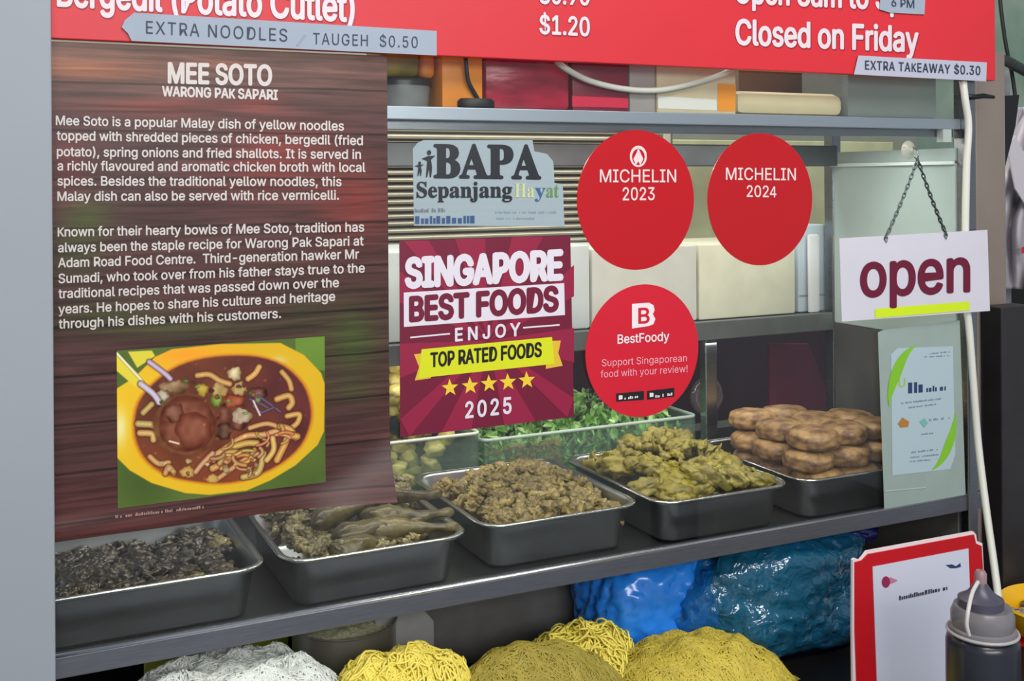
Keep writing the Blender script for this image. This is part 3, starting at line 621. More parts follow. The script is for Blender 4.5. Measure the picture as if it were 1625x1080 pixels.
for x, yt, yb, k in ((681, 238, 281, 1.0), (666, 256, 279, .7)):      # two small printed figures
    poly(ell(x, yt + 4 * k, 3.4 * k, 4 * k, 12), plG, ba, BK, off=.0008, name='printed_figure'); h = yb - yt
    poly([(x - 12 * k, yt + .32 * h), (x - 2 * k, yt + .22 * h), (x + 2 * k, yt + .22 * h), (x + 10 * k, yt + .2 * h), (x + 3 * k, yt + .36 * h), (x + 5 * k, yt + .66 * h), (x + 3 * k, yb), (x + 1 * k, yb), (x, yt + .7 * h), (x - 3 * k, yb), (x - 5 * k, yb), (x - 3 * k, yt + .4 * h)], plG, ba, BK, off=.0008, name='printed_figure')
scribble((658, 337), (706, 336), 6, plG, ba, mat('grey_print', (110, 120, 128), .4), 1); scribble((659, 355), (756, 354), 12, plG, ba, mat('blue_print_2', (50, 84, 130), .4), 2, dens=.95)
scribble((786, 338), (884, 338), 3.5, plG, ba, mat('pale_print', (138, 158, 174), .4), 3); scribble((786, 348), (848, 348), 3.5, plG, ba, MATS['pale_print'], 5)

# ================================================================== CERTIFICATE
YC = -0.0055; plC = front(YC)
ce = thing('laminated_certificate', 'pale laminated certificate with green arcs at the lower right of the glass', 'certificate', P(1460, 815, YC))
poly([(1393, 527), (1402, 523), (1523, 508), (1533, 802), (1404, 826)], plC, ce, mat('laminate', (150, 166, 160), .25, var=.03), off=0, thick=.0015, name='laminate_sheet')
poly([(1414, 562), (1424, 552), (1512, 549), (1516, 720), (1508, 744), (1416, 754)], plC, ce, mat('pale_blue_paper', (172, 192, 200), .35), off=.0005, name='certificate_sheet')
GR = mat('green_arc', (126, 190, 40), .4)
def crescent(cx, cy, rx, ry, a0, a1, w, mt, nm='green_arc'):
    n = 18; o_ = []; i_ = []
    for k in range(n + 1):
        a = math.radians(a0 + (a1 - a0) * k / n); ww = w * math.sin(math.pi * k / n) + .4
        o_.append((cx + rx * math.cos(a), cy + ry * math.sin(a))); i_.append((cx + (rx - ww) * math.cos(a), cy + (ry - ww) * math.sin(a)))
    mb = MB(); mb.add([plC(x, y, .001) for x, y in o_] + [plC(x, y, .001) for x, y in i_], [(k, k + 1, n + 2 + k, n + 1 + k) for k in range(n)]); obj(nm, mb, mt, ce, recalc=False)
crescent(1461, 625, 52, 78, 165, 262, 16, GR); crescent(1466, 672, 52, 76, -14, 76, 13, GR)
text('U', (1426, 614), (1437, 613), 13, plC, ce, mat('lime_print', (150, 196, 70), .4), bold=.03)
NV = mat('navy_print', (40, 60, 100), .4); GP = mat('grey_blue_print', (112, 136, 152), .4)
scribble((1441, 624), (1468, 622), 17, plC, ce, NV, 12, dens=1); scribble((1470, 622), (1501, 619), 9, plC, ce, NV, 13, dens=.9)
for i, (a, b, h) in enumerate((((1475, 562), (1508, 559), 2.4), ((1466, 567), (1508, 565), 2), ((1430, 641), (1499, 633), 3), ((1440, 648), (1487, 642), 2.5), ((1474, 668), (1507, 664), 3.5), ((1462, 690), (1482, 688), 2.5), ((1446, 719), (1488, 714), 3), ((1443, 727), (1490, 722), 2.5), ((1444, 733), (1478, 730), 2.5))):
    scribble(a, b, h, plC, ce, GP, 20 + i)
poly([(1425, 672), (1432, 662), (1443, 669), (1441, 677), (1429, 678)], plC, ce, mat('amber_print', (176, 120, 50), .4), off=.0012, name='printed_leaf'); poly([(1459, 669), (1467, 663), (1473, 671), (1467, 678)], plC, ce, mat('teal_print', (120, 176, 172), .4), off=.0012, name='printed_leaf')
poly([(1404, 778), (1470, 772), (1470, 774), (1404, 780)], plC, ce, mat('laminate_crease', (176, 190, 184), .3), off=.0012, name='crease')

# ================================================================== OPEN SIGN, CHAIN, HOOK
YO = -0.026; plO = front(YO)
k_ = 1.0
op = thing('open_sign', 'white hanging open sign on a thin metal chain', 'sign', P(1452, 500, YO))
poly([(1332, 378), (1567, 364.5), (1571, 493), (1336, 510)], plO, op, PAPERW, off=0, thick=.003, name='sign_board')
text('open', (1365, 470), (1540, 461.5), 69, plO, op, mat('maroon_letters', (104, 10, 46), .45), bold=.03, off=.001)
poly([(1388.7, 490.5), (1398, 489), (1538, 478), (1539.5, 492), (1400, 503.5), (1389, 504.4)], plO, op, mat('lime_highlighter', (206, 232, 24), .5), off=.0008, name='highlighter_stroke')
hook = P(1446, 238, -.010)
hk = thing('suction_hook', 'small clear suction hook holding the chain of the open sign', 'hook', hook)
obj('suction_cup', MB().add([(hook.x + r * math.cos(a * math.pi / 10), y, hook.z + r * math.sin(a * math.pi / 10)) for r, y in ((.016, -.0035), (.012, -.007), (.006, -.009), (.0045, -.014), (.0005, -.015)) for a in range(20)],
    [(i * 20 + k, i * 20 + (k + 1) % 20, (i + 1) * 20 + (k + 1) % 20, (i + 1) * 20 + k) for i in range(4) for k in range(20)]), mat('clear_rubber', (196, 196, 180), .2, alpha=.6), hk, smooth=True)
obj('hook_wire', MB().tube([(hook.x, -.014, hook.z + .004), (hook.x, -.022, hook.z), (hook.x, -.026, hook.z - .010), (hook.x, -.022, hook.z - .016), (hook.x, -.016, hook.z - .012)], .0013, 8), STEEL, hk, smooth=True)
CH = mat('chain_metal', (96, 106, 106), .3, .8)
top = Vector((hook.x, -.024, hook.z - .016)); link0 = None
def linkmesh():
    mb = MB(); pts = []
    for k in range(14):
        a = 2 * math.pi * k / 14; pts.append((0.0026 * math.cos(a), 0, .0064 * math.sin(a)))
    mb.tube(pts, .0011, 6, close=True); return mb
for end, dx in ((P(1406, 376, YO - .002), -1), (P(1501, 371, YO - .002), 1)):
    chn = obj('chain', MB().tube([end + Vector((0, 0, .006)), end + Vector((.003, -.001, -.002)), end + Vector((.001, 0, -.009)), end + Vector((-.003, .001, -.003)), end + Vector((0, 0, .006))], .0008, 6), CH, op, smooth=True)
    n = 17
    for k in range(n):
        t = (k + .5) / n; p = top.lerp(end, t); p.z -= .004 * math.sin(math.pi * t)
        if link0 is None:
            mb = linkmesh(); me_o = obj('chain_link', mb, CH, None, smooth=True, recalc=True); link0 = me_o
            me_o.location = (0, 0, 0); zc = sum(v.co.z for v in me_o.data.vertices) / len(me_o.data.vertices)
            for v in me_o.data.vertices: v.co.z -= zc
            lk = me_o
        else: lk = link0.copy(); COL.objects.link(lk)
        lk.parent = chn; dirv = (end - top).normalized(); lk.rotation_mode = 'QUATERNION'
        lk.rotation_quaternion = dirv.to_track_quat('Z', 'Y') @ Euler((0, 0, math.pi / 2 * (k % 2) + .3)).to_quaternion(); lk.location = p - Vector(op['_o'])

# ================================================================== CABLES
def cat(pts, k=8):
    P_ = [Vector(p) for p in pts]; out = []
    for i in range(len(P_) - 1):
        p0 = P_[max(i - 1, 0)]; p1 = P_[i]; p2 = P_[i + 1]; p3 = P_[min(i + 2, len(P_) - 1)]
        for j in range(k):
            t = j / k; out.append(.5 * ((2 * p1) + (p2 - p0) * t + (2 * p0 - 5 * p1 + 4 * p2 - p3) * t * t + (3 * p1 - p0 - 3 * p2 + p3) * t ** 3))
    out.append(P_[-1]); return out
def cable(name, pts, r, m_, label, grp=None):
    return tag(obj(name, MB().tube(cat(pts), r, 10), m_, smooth=True), label, 'cable', grp)
cable('white_cable', [P(880, 92, .002 + .006), P(895, 107, .012), P(935, 128, .018), P(990, 141, .020), P(1045, 143, .020), P(1100, 132, .018), P(1150, 116, .012), P(1165, 104, .008)], .0045, CABLEW, 'white cable drooping below the banner over the upper shelf boxes')
cable('white_cable', [P(1528, 128, -.012), P(1532, 160, -.014), P(1537, 200, -.014), P(1534, 260, -.014), P(1532, 370, -.014), P(1534, 480, -.014), P(1538, 520, -.015), P(1544, 600, -.018), P(1552, 700, -.025), P(1564, 800, -.05), P(1578, 900, -.09), P(1586, 965, -.12), P(1588, 1010, -.13)],
      .0062, CABLEW, 'white cable running down the right post past the open sign')
cable('black_cable', [P(738, 80, .02), P(740, 105, .02), P(743, 128, .022), P(752, 146, .026), P(758, 156, .028)], .003, DARK, 'thin black cable hanging before the orange box')
t = tag(obj('cable_puck', MB().lathe([(.0005, 0), (.026, 0), (.028, .003), (.028, .010), (.024, .014), (.0005, .014)], (P(745, 150, -.0).x + .022, .0285 + .001, ZS), 30, 1, .5), DARK, auto=True), 'flat black round cable reel lying before the crimson packet', 'reel')
t.location.y = .0285 - .0

# ================================================================== TRAYS
def rrect(x0, x1, y0, y1, r, n=6):
    out = []
    for cx, cy, a0 in ((x1 - r, y1 - r, 0), (x0 + r, y1 - r, 90), (x0 + r, y0 + r, 180), (x1 - r, y0 + r, 270)):
        for k in range(n + 1):
            a = math.radians(a0 + 90 * k / n); out.append((cx + r * math.cos(a), cy + r * math.sin(a)))
    return out
TR = []
def tray(x0, x1, y0, y1, z0, h, label, lip=.007):
    t = thing('steel_tray', label, 'tray', ((x0 + x1) / 2, (y0 + y1) / 2, z0), 'steel food trays in the display case')
    mb = MB(); rings = []
    for ins, z, r in ((lip + .014 + .012, z0 + .0005, .016), (lip + .014 + .004, z0 + .0015, .022), (lip + .013, z0 + .006, .026), (lip + .003, z0 + h - .004, .032), (lip + .001, z0 + h - .001, .033), (0.002, z0 + h, .036), (0, z0 + h - .001, .037), (0, z0 + h - .0045, .037)):
        rings.append([(x, y, z) for x, y in rrect(x0 + ins, x1 - ins, y0 + ins, y1 - ins, r)])
    n = len(rings[0])
    for i in range(len(rings) - 1): mb.add(rings[i] + rings[i + 1], [(k, (k + 1) % n, n + (k + 1) % n, n + k) for k in range(n)])
    mb.add(rings[0], [tuple(range(n))]); 
    o = obj('tray_pan', mb, TRAYM, t, recalc=False)
    bm = bmesh.new(); bm.from_mesh(o.data); bmesh.ops.remove_doubles(bm, verts=bm.verts, dist=1e-5); bmesh.ops.recalc_face_normals(bm, faces=bm.faces); bm.to_mesh(o.data); bm.free()
    for p in o.data.polygons: p.use_smooth = True
    sd = o.modifiers.new('s', 'SOLIDIFY'); sd.thickness = .0007; sd.offset = 0
    obj('rim_highlight', MB().tube([(x, y, z0 + h - .0012) for x, y in rrect(x0 + .0004, x1 - .0004, y0 + .0004, y1 - .0004, .0366)], .0019, 8, close=True), mat('rim_highlight_metal', (214, 214, 212), .16, 1.0), t, smooth=True)  # paler polished tube added so the tray rim shows a white highlight
    TR.append((x0, x1, y0, y1, z0, h)); return t
ZT = ZD + .002; HT = 1.057 - ZT
tray(.030, .322, .014, .300, ZT, HT, 'leftmost steel tray holding dark round pieces, under the brown poster')
tray(.343, .606, .014, .300, ZT, HT, 'second steel tray from the left, holding drumsticks and gizzards')
tray(.632, .897, .030, .345, ZT, HT, 'third steel tray from the left, holding small browned chicken bits')
tray(.916, 1.172, .006 + .008, .335, ZT, HT, 'fourth steel tray from the left, heaped with yellow chicken pieces')
tray(1.191, 1.470, .014, .322, ZT, HT, 'rightmost steel tray, stacked with round potato patties')

# food pieces -------------------------------------------------------
class Pile:
    def __init__(s, x0, x1, y0, y1, z):
        s.x0, s.y0 = x0, y0; s.r = .004; s.nx = int((x1 - x0) / s.r) + 2; s.ny = int((y1 - y0) / s.r) + 2; s.H = np.full((s.nx, s.ny), z)
        for t in TR:      # the sloping tray walls hold pieces up near the rim
            if t[0] - .03 <= x0 + .04 <= t[0] + .08 and x1 > t[1] - .03:
                gx = x0 + np.arange(s.nx) * s.r; gy = y0 + np.arange(s.ny) * s.r; d = np.minimum(np.minimum(gx[:, None] - t[0], t[1] - gx[:, None]), np.minimum(gy[None, :] - t[2], t[3] - gy[None, :]))
                s.H += np.clip(.036 - np.maximum(d, 0), 0, .036) * 1.9 * (d > -.002)
    def drop(s, V, x, y, sink=.002, cap=None):
        ix = np.clip(((V[:, 0] + x - s.x0) / s.r).astype(int), 0, s.nx - 1); iy = np.clip(((V[:, 1] + y - s.y0) / s.r).astype(int), 0, s.ny - 1)
        z = float(np.max(s.H[ix, iy] - V[:, 2])) - sink
        if cap:
            zc_ = cap(x, y) - float(V[:, 2].max())
            if z - zc_ > .023: return None
            z = min(z, zc_)
        np.maximum.at(s.H, (ix, iy), V[:, 2] + z); return z
def ico(sub):
    bm = bmesh.new(); bmesh.ops.create_icosphere(bm, subdivisions=sub, radius=1); v = np.array([x.co[:] for x in bm.verts]); f = [tuple(q.index for q in p.verts) for p in bm.faces]; bm.free(); return v, f
IV, IF = ico(4); IV3, IF3 = ico(3)
def lumpy(sx, sy, sz, amp, fr, seed, ridge=0.0, sub=4, bend=0.0):
    v0, f = (IV, IF) if sub == 4 else (IV3, IF3); v = np.zeros_like(v0); of = Vector((seed * 3.1, seed * 1.7, seed * .9))
    for i, p in enumerate(v0):
        q = Vector(p); d = 1 + amp * noise.noise(q * fr + of) + amp * .5 * noise.noise(q * fr * 2.3 + of) + amp * .25 * noise.noise(q * fr * 5 + of)
        if ridge: d += ridge * (1 - abs(noise.noise(q * fr * 1.3 + of * 2)) * 3)
        v[i] = q * d
    v = v * np.array([sx, sy, sz])
    if bend: v[:, 2] += bend * (v[:, 0] / sx) ** 2 * sx
    return v, f
def sheet(w, d, th, seed, curlk=1.0, n=22):       # folded, wavy piece of meat or skin
    vs_ = []; fs = []; of = Vector((seed * 2.3, seed, 5)); rnd = random.Random(seed); ca = rnd.uniform(.8, 2.2) * curlk
    for s in (1, -1):
        for i in range(n + 1):
            for j in range(n + 1):
                u = i / n * 2 - 1; v = j / n * 2 - 1; e = 1 - .35 * (u * u + v * v) * .5 + .22 * noise.noise(Vector((u * 1.6, v * 1.6, 0)) + of)
                x = u * w * e; a = v * ca; r = d / ca
                y = r * math.sin(a) * e; z = r * (1 - math.cos(a)) + w * .45 * noise.noise(Vector((u * 1.3, v * 1.3, 3)) + of) + .12 * w * noise.noise(Vector((u * 5, v * 5, 3)) + of)
                edge = max(abs(u), abs(v)); tt = th * (1 - edge ** 6) + th * .12
                x += math.sin(a * .5) * .0
                vs_.append((x, y - s * tt * math.sin(a) * .5, z + s * tt * .5 * math.cos(a)))
    N1 = (n + 1) ** 2
    for i in range(n):
        for j in range(n):
            a = i * (n + 1) + j; fs.append((a, a + 1, a + n + 2, a + n + 1)); fs.append((N1 + a, N1 + a + n + 1, N1 + a + n + 2, N1 + a + 1))
    for i in range(n):
        for a, b in ((i * (n + 1), (i + 1) * (n + 1)), ((i + 1) * (n + 1) + n, i * (n + 1) + n), (i + 1, i), (n * (n + 1) + i, n * (n + 1) + i + 1)): fs.append((a, b, N1 + b, N1 + a))
    return np.array(vs_), fs
def drum(L_, r, seed):
    pts = []; rs = []
    prof = [(0, .25), (.05, .75), (.15, 1.0), (.3, 1.05), (.45, .85), (.6, .55), (.75, .40), (.88, .38), (.95, .55), (1.0, .3)]
    for i in range(25):
        t = i / 24
        for k in range(len(prof) - 1):
            if prof[k][0] <= t <= prof[k + 1][0]: q = (t - prof[k][0]) / (prof[k + 1][0] - prof[k][0]); rr = prof[k][1] * (1 - q) + prof[k + 1][1] * q; break
        pts.append(((t - .5) * L_, .12 * L_ * math.sin(t * 3 + seed), 0)); rs.append(rr * r)
    mb = MB().tube(pts, rs, 20); v = np.array([tuple(p) for p in mb.v]); of = Vector((seed, seed * 2, 0))
    for i in range(len(v)):
        q = Vector(v[i]) * 60; v[i] += np.array((0, 1, 1)) * v[i] * .25 * noise.noise(q + of) + .0015 * np.array(noise.noise_vector(q * 3 + of))
    return v, mb.f
def ringp(R, r, seed, arc=5.2):
    pts = [(R * math.cos(a * arc / 20), R * .8 * math.sin(a * arc / 20), .3 * r * math.sin(a)) for a in range(21)]
    mb = MB().tube(pts, [r * (.8 + .35 * math.sin(i * 1.3 + seed)) for i in range(21)], 10); return np.array([tuple(p) for p in mb.v]), mb.f
def proto_mesh(name, geo, m_):
    v, f = geo; me = bpy.data.meshes.new(name); me.from_pydata(v.tolist(), [], f); finish(me, True); me.materials.append(m_); return me, v
def place(pile, protos, name, label, cat_, group, spots, tilt=.4, cap=None, sink=.003, scale=(.85, 1.15), yaw=None):
    out = []
    for k, sp in enumerate(spots):
        x, y = sp[0], sp[1]; me, V = protos[random.randrange(len(protos))] if len(sp) < 4 else protos[sp[3]]
        s = random.uniform(*scale); e = Euler((random.uniform(-tilt, tilt), random.uniform(-tilt, tilt), random.uniform(0, 6.28) if yaw is None else yaw + random.uniform(-.5, .5)))
        R_ = np.array(e.to_matrix()); U = (V * s) @ R_.T; z = pile.drop(U, x, y, sink, cap)
        if z is None: continue
        o = bpy.data.objects.new(name, me); COL.objects.link(o); o.location = (x, y, z); o.rotation_euler = e; o.scale = (s, s, s); tag(o, label, cat_, group); out.append(o)
    rezone(out)
    return out
def zone(x, y, x0, x1, y0, y1):
    u = (x - x0) / (x1 - x0 + 1e-6); v = (y - y0) / (y1 - y0 + 1e-6)
    a_ = 'front' if v < .33 else 'middle' if v < .67 else 'back'; b_ = 'left' if u < .33 else 'centre' if u < .67 else 'right'
    return 'in the ' + a_ + ' ' + b_
def rezone(objs):
    if not objs: return
    xs = [o.location.x for o in objs]; ys = [o.location.y for o in objs]
    for o in objs: z_ = zone(o.location.x, o.location.y, min(xs), max(xs), min(ys), max(ys)); o['label'] = o['label'] + ', ' + z_; o['group'] = o['group'] + ' ' + z_
def spread(x0, x1, y0, y1, n, seed, power=1.0):
    rnd = random.Random(seed); o = []
    cx, cy = (x0 + x1) / 2, (y0 + y1) / 2
    for k in range(n):
        f_ = 1 - (k / n) * power; o.append((cx + rnd.uniform(-1, 1) * (x1 - x0) / 2 * f_, cy + rnd.uniform(-1, 1) * (y1 - y0) / 2 * f_))
    return o
def gcap(b, h, cx, cy, sx, sy): return lambda x, y: b + h * math.exp(-((x - cx) / sx) ** 2 - ((y - cy) / sy) ** 2)
cap1 = lambda x, y: 1.040 + .012 * min(1, max(0, (x - .2) / .1))
cap2 = lambda x, y: 1.058 + .036 * min(1, max(0, (y - .09) / .15)) - .014 * (x < .38)
cap3 = gcap(1.055, .043, .775, .20, .085, .10); cap4 = gcap(1.064, .060, 1.050, .19, .085, .11)
# tray 1 : dark glossy rounds and curls
DK = mat('dark_soy_food', (44, 34, 24), .28, rgb2=(92, 76, 44), nscale=60, rand=.35, coat=.4, bump=.3, bscale=200, contrast=(.45, .75))
DK2 = mat('browned_food', (96, 84, 44), .35, rgb2=(150, 132, 84), nscale=70, rand=.3, coat=.25, bump=.4, bscale=220)
pile = Pile(.03, .33, 0, .32, ZT + .002)
pr = [proto_mesh('dark_piece', lumpy(.020, .017, .012, .35, 1.6, s_), DK) for s_ in range(4)] + [proto_mesh('dark_curl', ringp(.015, .005, s_), DK) for s_ in range(3)]
prl = [proto_mesh('brown_piece', lumpy(.017, .014, .011, .4, 2, s_ + 9), DK2) for s_ in range(3)]
g_ = 'dark pieces in the leftmost tray'
place(pile, pr, 'meat_piece', 'glossy dark meat piece or curl in the leftmost tray', 'meat', g_, spread(.070, .292, .048, .27, 190, 1, .1), sink=.005, cap=cap1)
place(pile, prl, 'gizzard', 'paler brown piece at the front of the leftmost tray', 'meat', 'paler pieces in the leftmost tray', [(.122, .062), (.138, .064), (.185, .062), (.197, .066), (.225, .062), (.24, .066), (.262, .062), (.255, .07), (.29, .18), (.285, .22), (.27, .25)], cap=cap1)
# tray 2 : drumsticks, gizzards
OL = mat('olive_chicken', (112, 98, 52), .36, rgb2=(70, 56, 30), nscale=40, rand=.25, coat=.25, bump=.5, bscale=180)
OL2 = mat('gizzard_brown', (150, 138, 92), .34, rgb2=(82, 66, 38), nscale=70, rand=.3, coat=.3, bump=.5, bscale=200)
pile = Pile(.34, .62, 0, .34, ZT + .002)
pg = [proto_mesh('gizzard', lumpy(.013, .011, .009, .5, 2.2, s_ + 20), OL2) for s_ in range(5)] + [proto_mesh('gizzard_curl', ringp(.011, .0045, s_ + 4, 4.4), OL2) for s_ in range(2)]
pdm = [proto_mesh('drumstick', drum(.120, .0155, s_ + 1), OL) for s_ in range(4)]
psh = [proto_mesh('chicken_skin', sheet(.026, .022, .005, s_ + 40), OL) for s_ in range(3)]
g_ = 'gizzards in the second tray'
place(pile, pg, 'gizzard', 'small knobbly brown gizzard in the second tray', 'meat', g_, spread(.378, .575, .05, .27, 110, 3, .05), sink=.005, cap=cap2)
place(pile, psh, 'chicken_piece', 'rough brown chicken piece in the second tray', 'chicken', 'chicken pieces in the second tray', [(.45, .09), (.50, .17), (.47, .14), (.54, .22), (.56, .16), (.44, .2), (.53, .27), (.57, .25), (.48, .07)], tilt=.6, sink=.008, cap=cap2)
for k, (x, y, z, yw, pi_) in enumerate(((.535, .064, 1.060, .03, .05), (.492, .080, 1.064, .22, -.05), (.540, .098, 1.072, -.12, .04), (.478, .070, 1.050, .06, .02), (.470, .125, 1.078, .45, -.08), (.545, .150, 1.084, .15, .05))):
    me, V = pdm[k % 4]; o = bpy.data.objects.new('drumstick', me); COL.objects.link(o); o.location = (x, y, z); o.rotation_euler = (0, pi_, yw); o.scale = (1.12, 1, 1)
    tag(o, 'greenish brown drumstick in the second tray, ' + ['nearest the front rim', 'second behind the front rim', 'crossing toward the right rim', 'lowest at the front', 'slanting at the left', 'rearmost'][k], 'drumstick', 'drumsticks in the second tray')
place(pile, pg, 'gizzard', 'small knobbly brown gizzard in the second tray', 'meat', g_, [(.385 + random.uniform(-.015, .035), .05 + random.uniform(0, .2)) for _ in range(34)] + [(.55 + random.uniform(-.04, .03), .22 + random.uniform(-.02, .05)) for _ in range(22)], sink=.004, cap=cap2)
place(pile, psh, 'chicken_piece', 'rough brown chicken piece in the second tray', 'chicken', 'chicken pieces in the second tray', [(.455, .075), (.56, .27), (.54, .24)], tilt=.6, sink=.006, cap=cap2)
place(pile, pg, 'gizzard', 'small brown gizzard filling a corner of the second tray', 'meat', 'gizzards filling the tray corner', [(.378 + random.uniform(-.006, .05), .048 + random.uniform(0, .04)) for _ in range(16)], sink=.003, cap=lambda x, y: 1.066)
# tray 3 : small brown bits
BR = mat('brown_chicken', (98, 80, 44), .42, rgb2=(160, 140, 78), nscale=55, rand=.32, coat=.12, bump=.6, bscale=220)
pile = Pile(.62, .91, 0, .36, ZT + .002)
pb = [proto_mesh('chicken_bit', lumpy(.015, .012, .009, .5, 1.9, s_ + 50, .08), BR) for s_ in range(4)] + [proto_mesh('chicken_bit', lumpy(.008, .007, .006, .4, 2, s_ + 60, sub=3), BR) for s_ in range(3)]
pc = [proto_mesh('chicken_chunk', sheet(.024, .020, .008, s_ + 70), BR) for s_ in range(4)]
g_ = 'browned chicken bits in the third tray'
place(pile, pb + pc, 'chicken_bit', 'small rough browned chicken bit in the third tray', 'chicken', g_, spread(.666, .870, .060, .30, 290, 5, .05), sink=.005, cap=cap3)
place(pile, pc, 'chicken_chunk', 'larger browned chicken chunk lying on top in the third tray', 'chicken', 'larger chunks in the third tray', [(.715, .17), (.76, .15), (.79, .13), (.78, .2), (.82, .15), (.74, .22), (.73, .11), (.80, .17)], tilt=.7, sink=.005, cap=cap3)
place(pile, pb[4:], 'chicken_bit', 'small rough browned chicken bit in the third tray', 'chicken', g_, spread(.68, .81, .07, .2, 60, 6, .2), sink=.001, cap=cap3)
# tray 4 : yellow chicken
YC1 = mat('turmeric_chicken', (152, 138, 54), .42, rgb2=(104, 88, 34), nscale=38, rand=.14, coat=.15, bump=.5, bscale=170, contrast=(.42, .72))
pile = Pile(.90, 1.22, -.02, .37, ZT + .002)
pf = [proto_mesh('yellow_fillet', sheet(.034, .030, .009, s_ + 80, 1.0), YC1) for s_ in range(6)]; pu = [proto_mesh('yellow_curl', sheet(.026, .036, .006, s_ + 90, 1.5), YC1) for s_ in range(4)]
pl_ = [proto_mesh('yellow_lump', lumpy(.030, .024, .015, .4, 1.6, s_ + 95, .06), YC1) for s_ in range(4)]
g_ = 'turmeric chicken pieces in the fourth tray'
lb = 'folded yellow turmeric chicken piece heaped in the fourth tray'
place(pile, pl_, 'chicken_piece', lb, 'chicken', g_, spread(.952, 1.145, .050, .30, 160, 8, .02), sink=.008, cap=cap4)
place(pile, pf + pu, 'chicken_piece', lb, 'chicken', g_, spread(.952, 1.145, .050, .30, 320, 9, .02), tilt=.8, sink=.010, cap=cap4)
place(pile, pf + pl_, 'chicken_piece', lb, 'chicken', g_, [(1.03, .15), (1.06, .13), (1.08, .17), (1.05, .2), (1.09, .14), (1.02, .1), (.99, .12), (1.07, .11)], tilt=.5, sink=.006, cap=cap4)
place(pile, pu, 'chicken_piece', lb, 'chicken', g_, [(.945, .25), (.965, .27), (.99, .22), (1.13, .07), (.955, .2)], tilt=.5, sink=.004, cap=cap4)
place(pile, [proto_mesh('yellow_shred', lumpy(.010, .008, .007, .5, 2, s_ + 33, sub=3), YC1) for s_ in range(4)], 'chicken_shred', 'small yellow chicken shred scattered on the fourth tray heap', 'chicken', 'shreds on the fourth tray', spread(.97, 1.12, .06, .24, 46, 12, .1), sink=.002, cap=cap4)
# tray 5 : patties
PT = mat('fried_patty', (112, 76, 42), .5, rgb2=(182, 142, 92), nscale=48, rand=.16, bump=.7, bscale=110, contrast=(.38, .66), coat=.12)
def patty(seed):
    vs_, f = IV, IF; v = np.zeros_like(vs_); of = Vector((seed * 5.3, seed, 2))
    for i, p in enumerate(vs_):
        r = math.hypot(p[0], p[1]); q = Vector(p); k = (abs(p[0]) ** 3.2 + abs(p[1]) ** 3.2 + abs(p[2]) ** 3.2) ** (-1 / 3.2)
        s_ = (r ** 3.5 + abs(p[2]) ** 3.5) ** (-1 / 3.5); d = s_ * (1 + .08 * noise.noise(q * 1.6 + of) + .045 * noise.noise(q * 4.5 + of) + .022 * noise.noise(q * 12 + of)); v[i] = (p[0] * d * .041, p[1] * d * .041, p[2] * d * .0172)
    return v, f
pp = [proto_mesh('potato_patty', patty(s_), PT) for s_ in range(6)]
pile = Pile(1.15, 1.52, -.02, .40, ZT + .002)
for lay in range(4):
    for ix in range(3):
        for iy in range(3):
            if lay == 3 and ix == 2 and iy == 2: continue
            x = 1.266 + ix * .078 + random.uniform(-.005, .005) + (.010 if lay % 2 else -.004); y = .084 + iy * .080 + random.uniform(-.005, .005) + (.014 if lay == 3 else 0)
            place_one = random.randrange(len(pp)); me, V = pp[place_one]; o = bpy.data.objects.new('potato_patty', me); COL.objects.link(o)
            o.location = (x, y, ZT + .0185 + lay * .0325); o.rotation_euler = (random.uniform(-.07, .07), random.uniform(-.07, .07), random.uniform(0, 6.28)); o.scale = [random.uniform(1.02, 1.12) if lay else .94] * 2 + [1.0]
            tag(o, 'round browned potato patty, ' + ['bottom', 'second', 'third', 'top'][lay] + ' layer, ' + ['front', 'middle', 'back'][iy] + ' row, ' + ['left', 'centre', 'right'][ix] + ' stack', 'patty', 'potato patties in the rightmost tray')

# ================================================================== CONTAINERS BEHIND THE TRAYS
def clearbox(name, x0, x1, y0, y1, z0, z1, label, gm, rim):
    t = thing(name, label, 'container', ((x0 + x1) / 2, (y0 + y1) / 2, z0), 'plastic containers behind the trays'); mb = MB(); w = .0025
    mb.box((x0, y0, z0), (x1, y1, z0 + w)); obj('base', mb, gm, t)
    obj('side_wall', B((x0, y0, z0 + w), (x1, y0 + w, z1)), gm, t); obj('side_wall', B((x0, y1 - w, z0 + w), (x1, y1, z1)), gm, t)
    obj('side_wall', B((x0, y0 + w, z0 + w), (x0 + w, y1 - w, z1)), gm, t); obj('side_wall', B((x1 - w, y0 + w, z0 + w), (x1, y1 - w, z1)), gm, t)
    rp = [(x, y, z1 + .002) for x, y in rrect(x0 - .002, x1 + .002, y0 - .002, y1 + .002, .014, 4)]
    obj('rim', MB().tube(rp, .0032, 8, close=True), rim, t, smooth=True); return t
CG = glass_mat('clear_plastic', (.86, .92, .90), 1.2, .16, (150, 170, 160)); RM = mat('plastic_rim', (190, 205, 196), .3, alpha=.75)
ZB = ZD + .002
bx0 = P(762, 690, .39).x; bx1 = P(1096, 668, .39).x; bz = P(940, 677, .39).z
clearbox('vegetable_container', bx0, bx1, .375, .60, ZB, bz, 'long clear container of chopped green vegetables behind the trays', CG, RM)
mb = MB(); rnd = random.Random(5); LV = mat('green_leaves', (104, 160, 66), .45, rgb2=(190, 232, 150), nscale=45, contrast=(.4, .65))
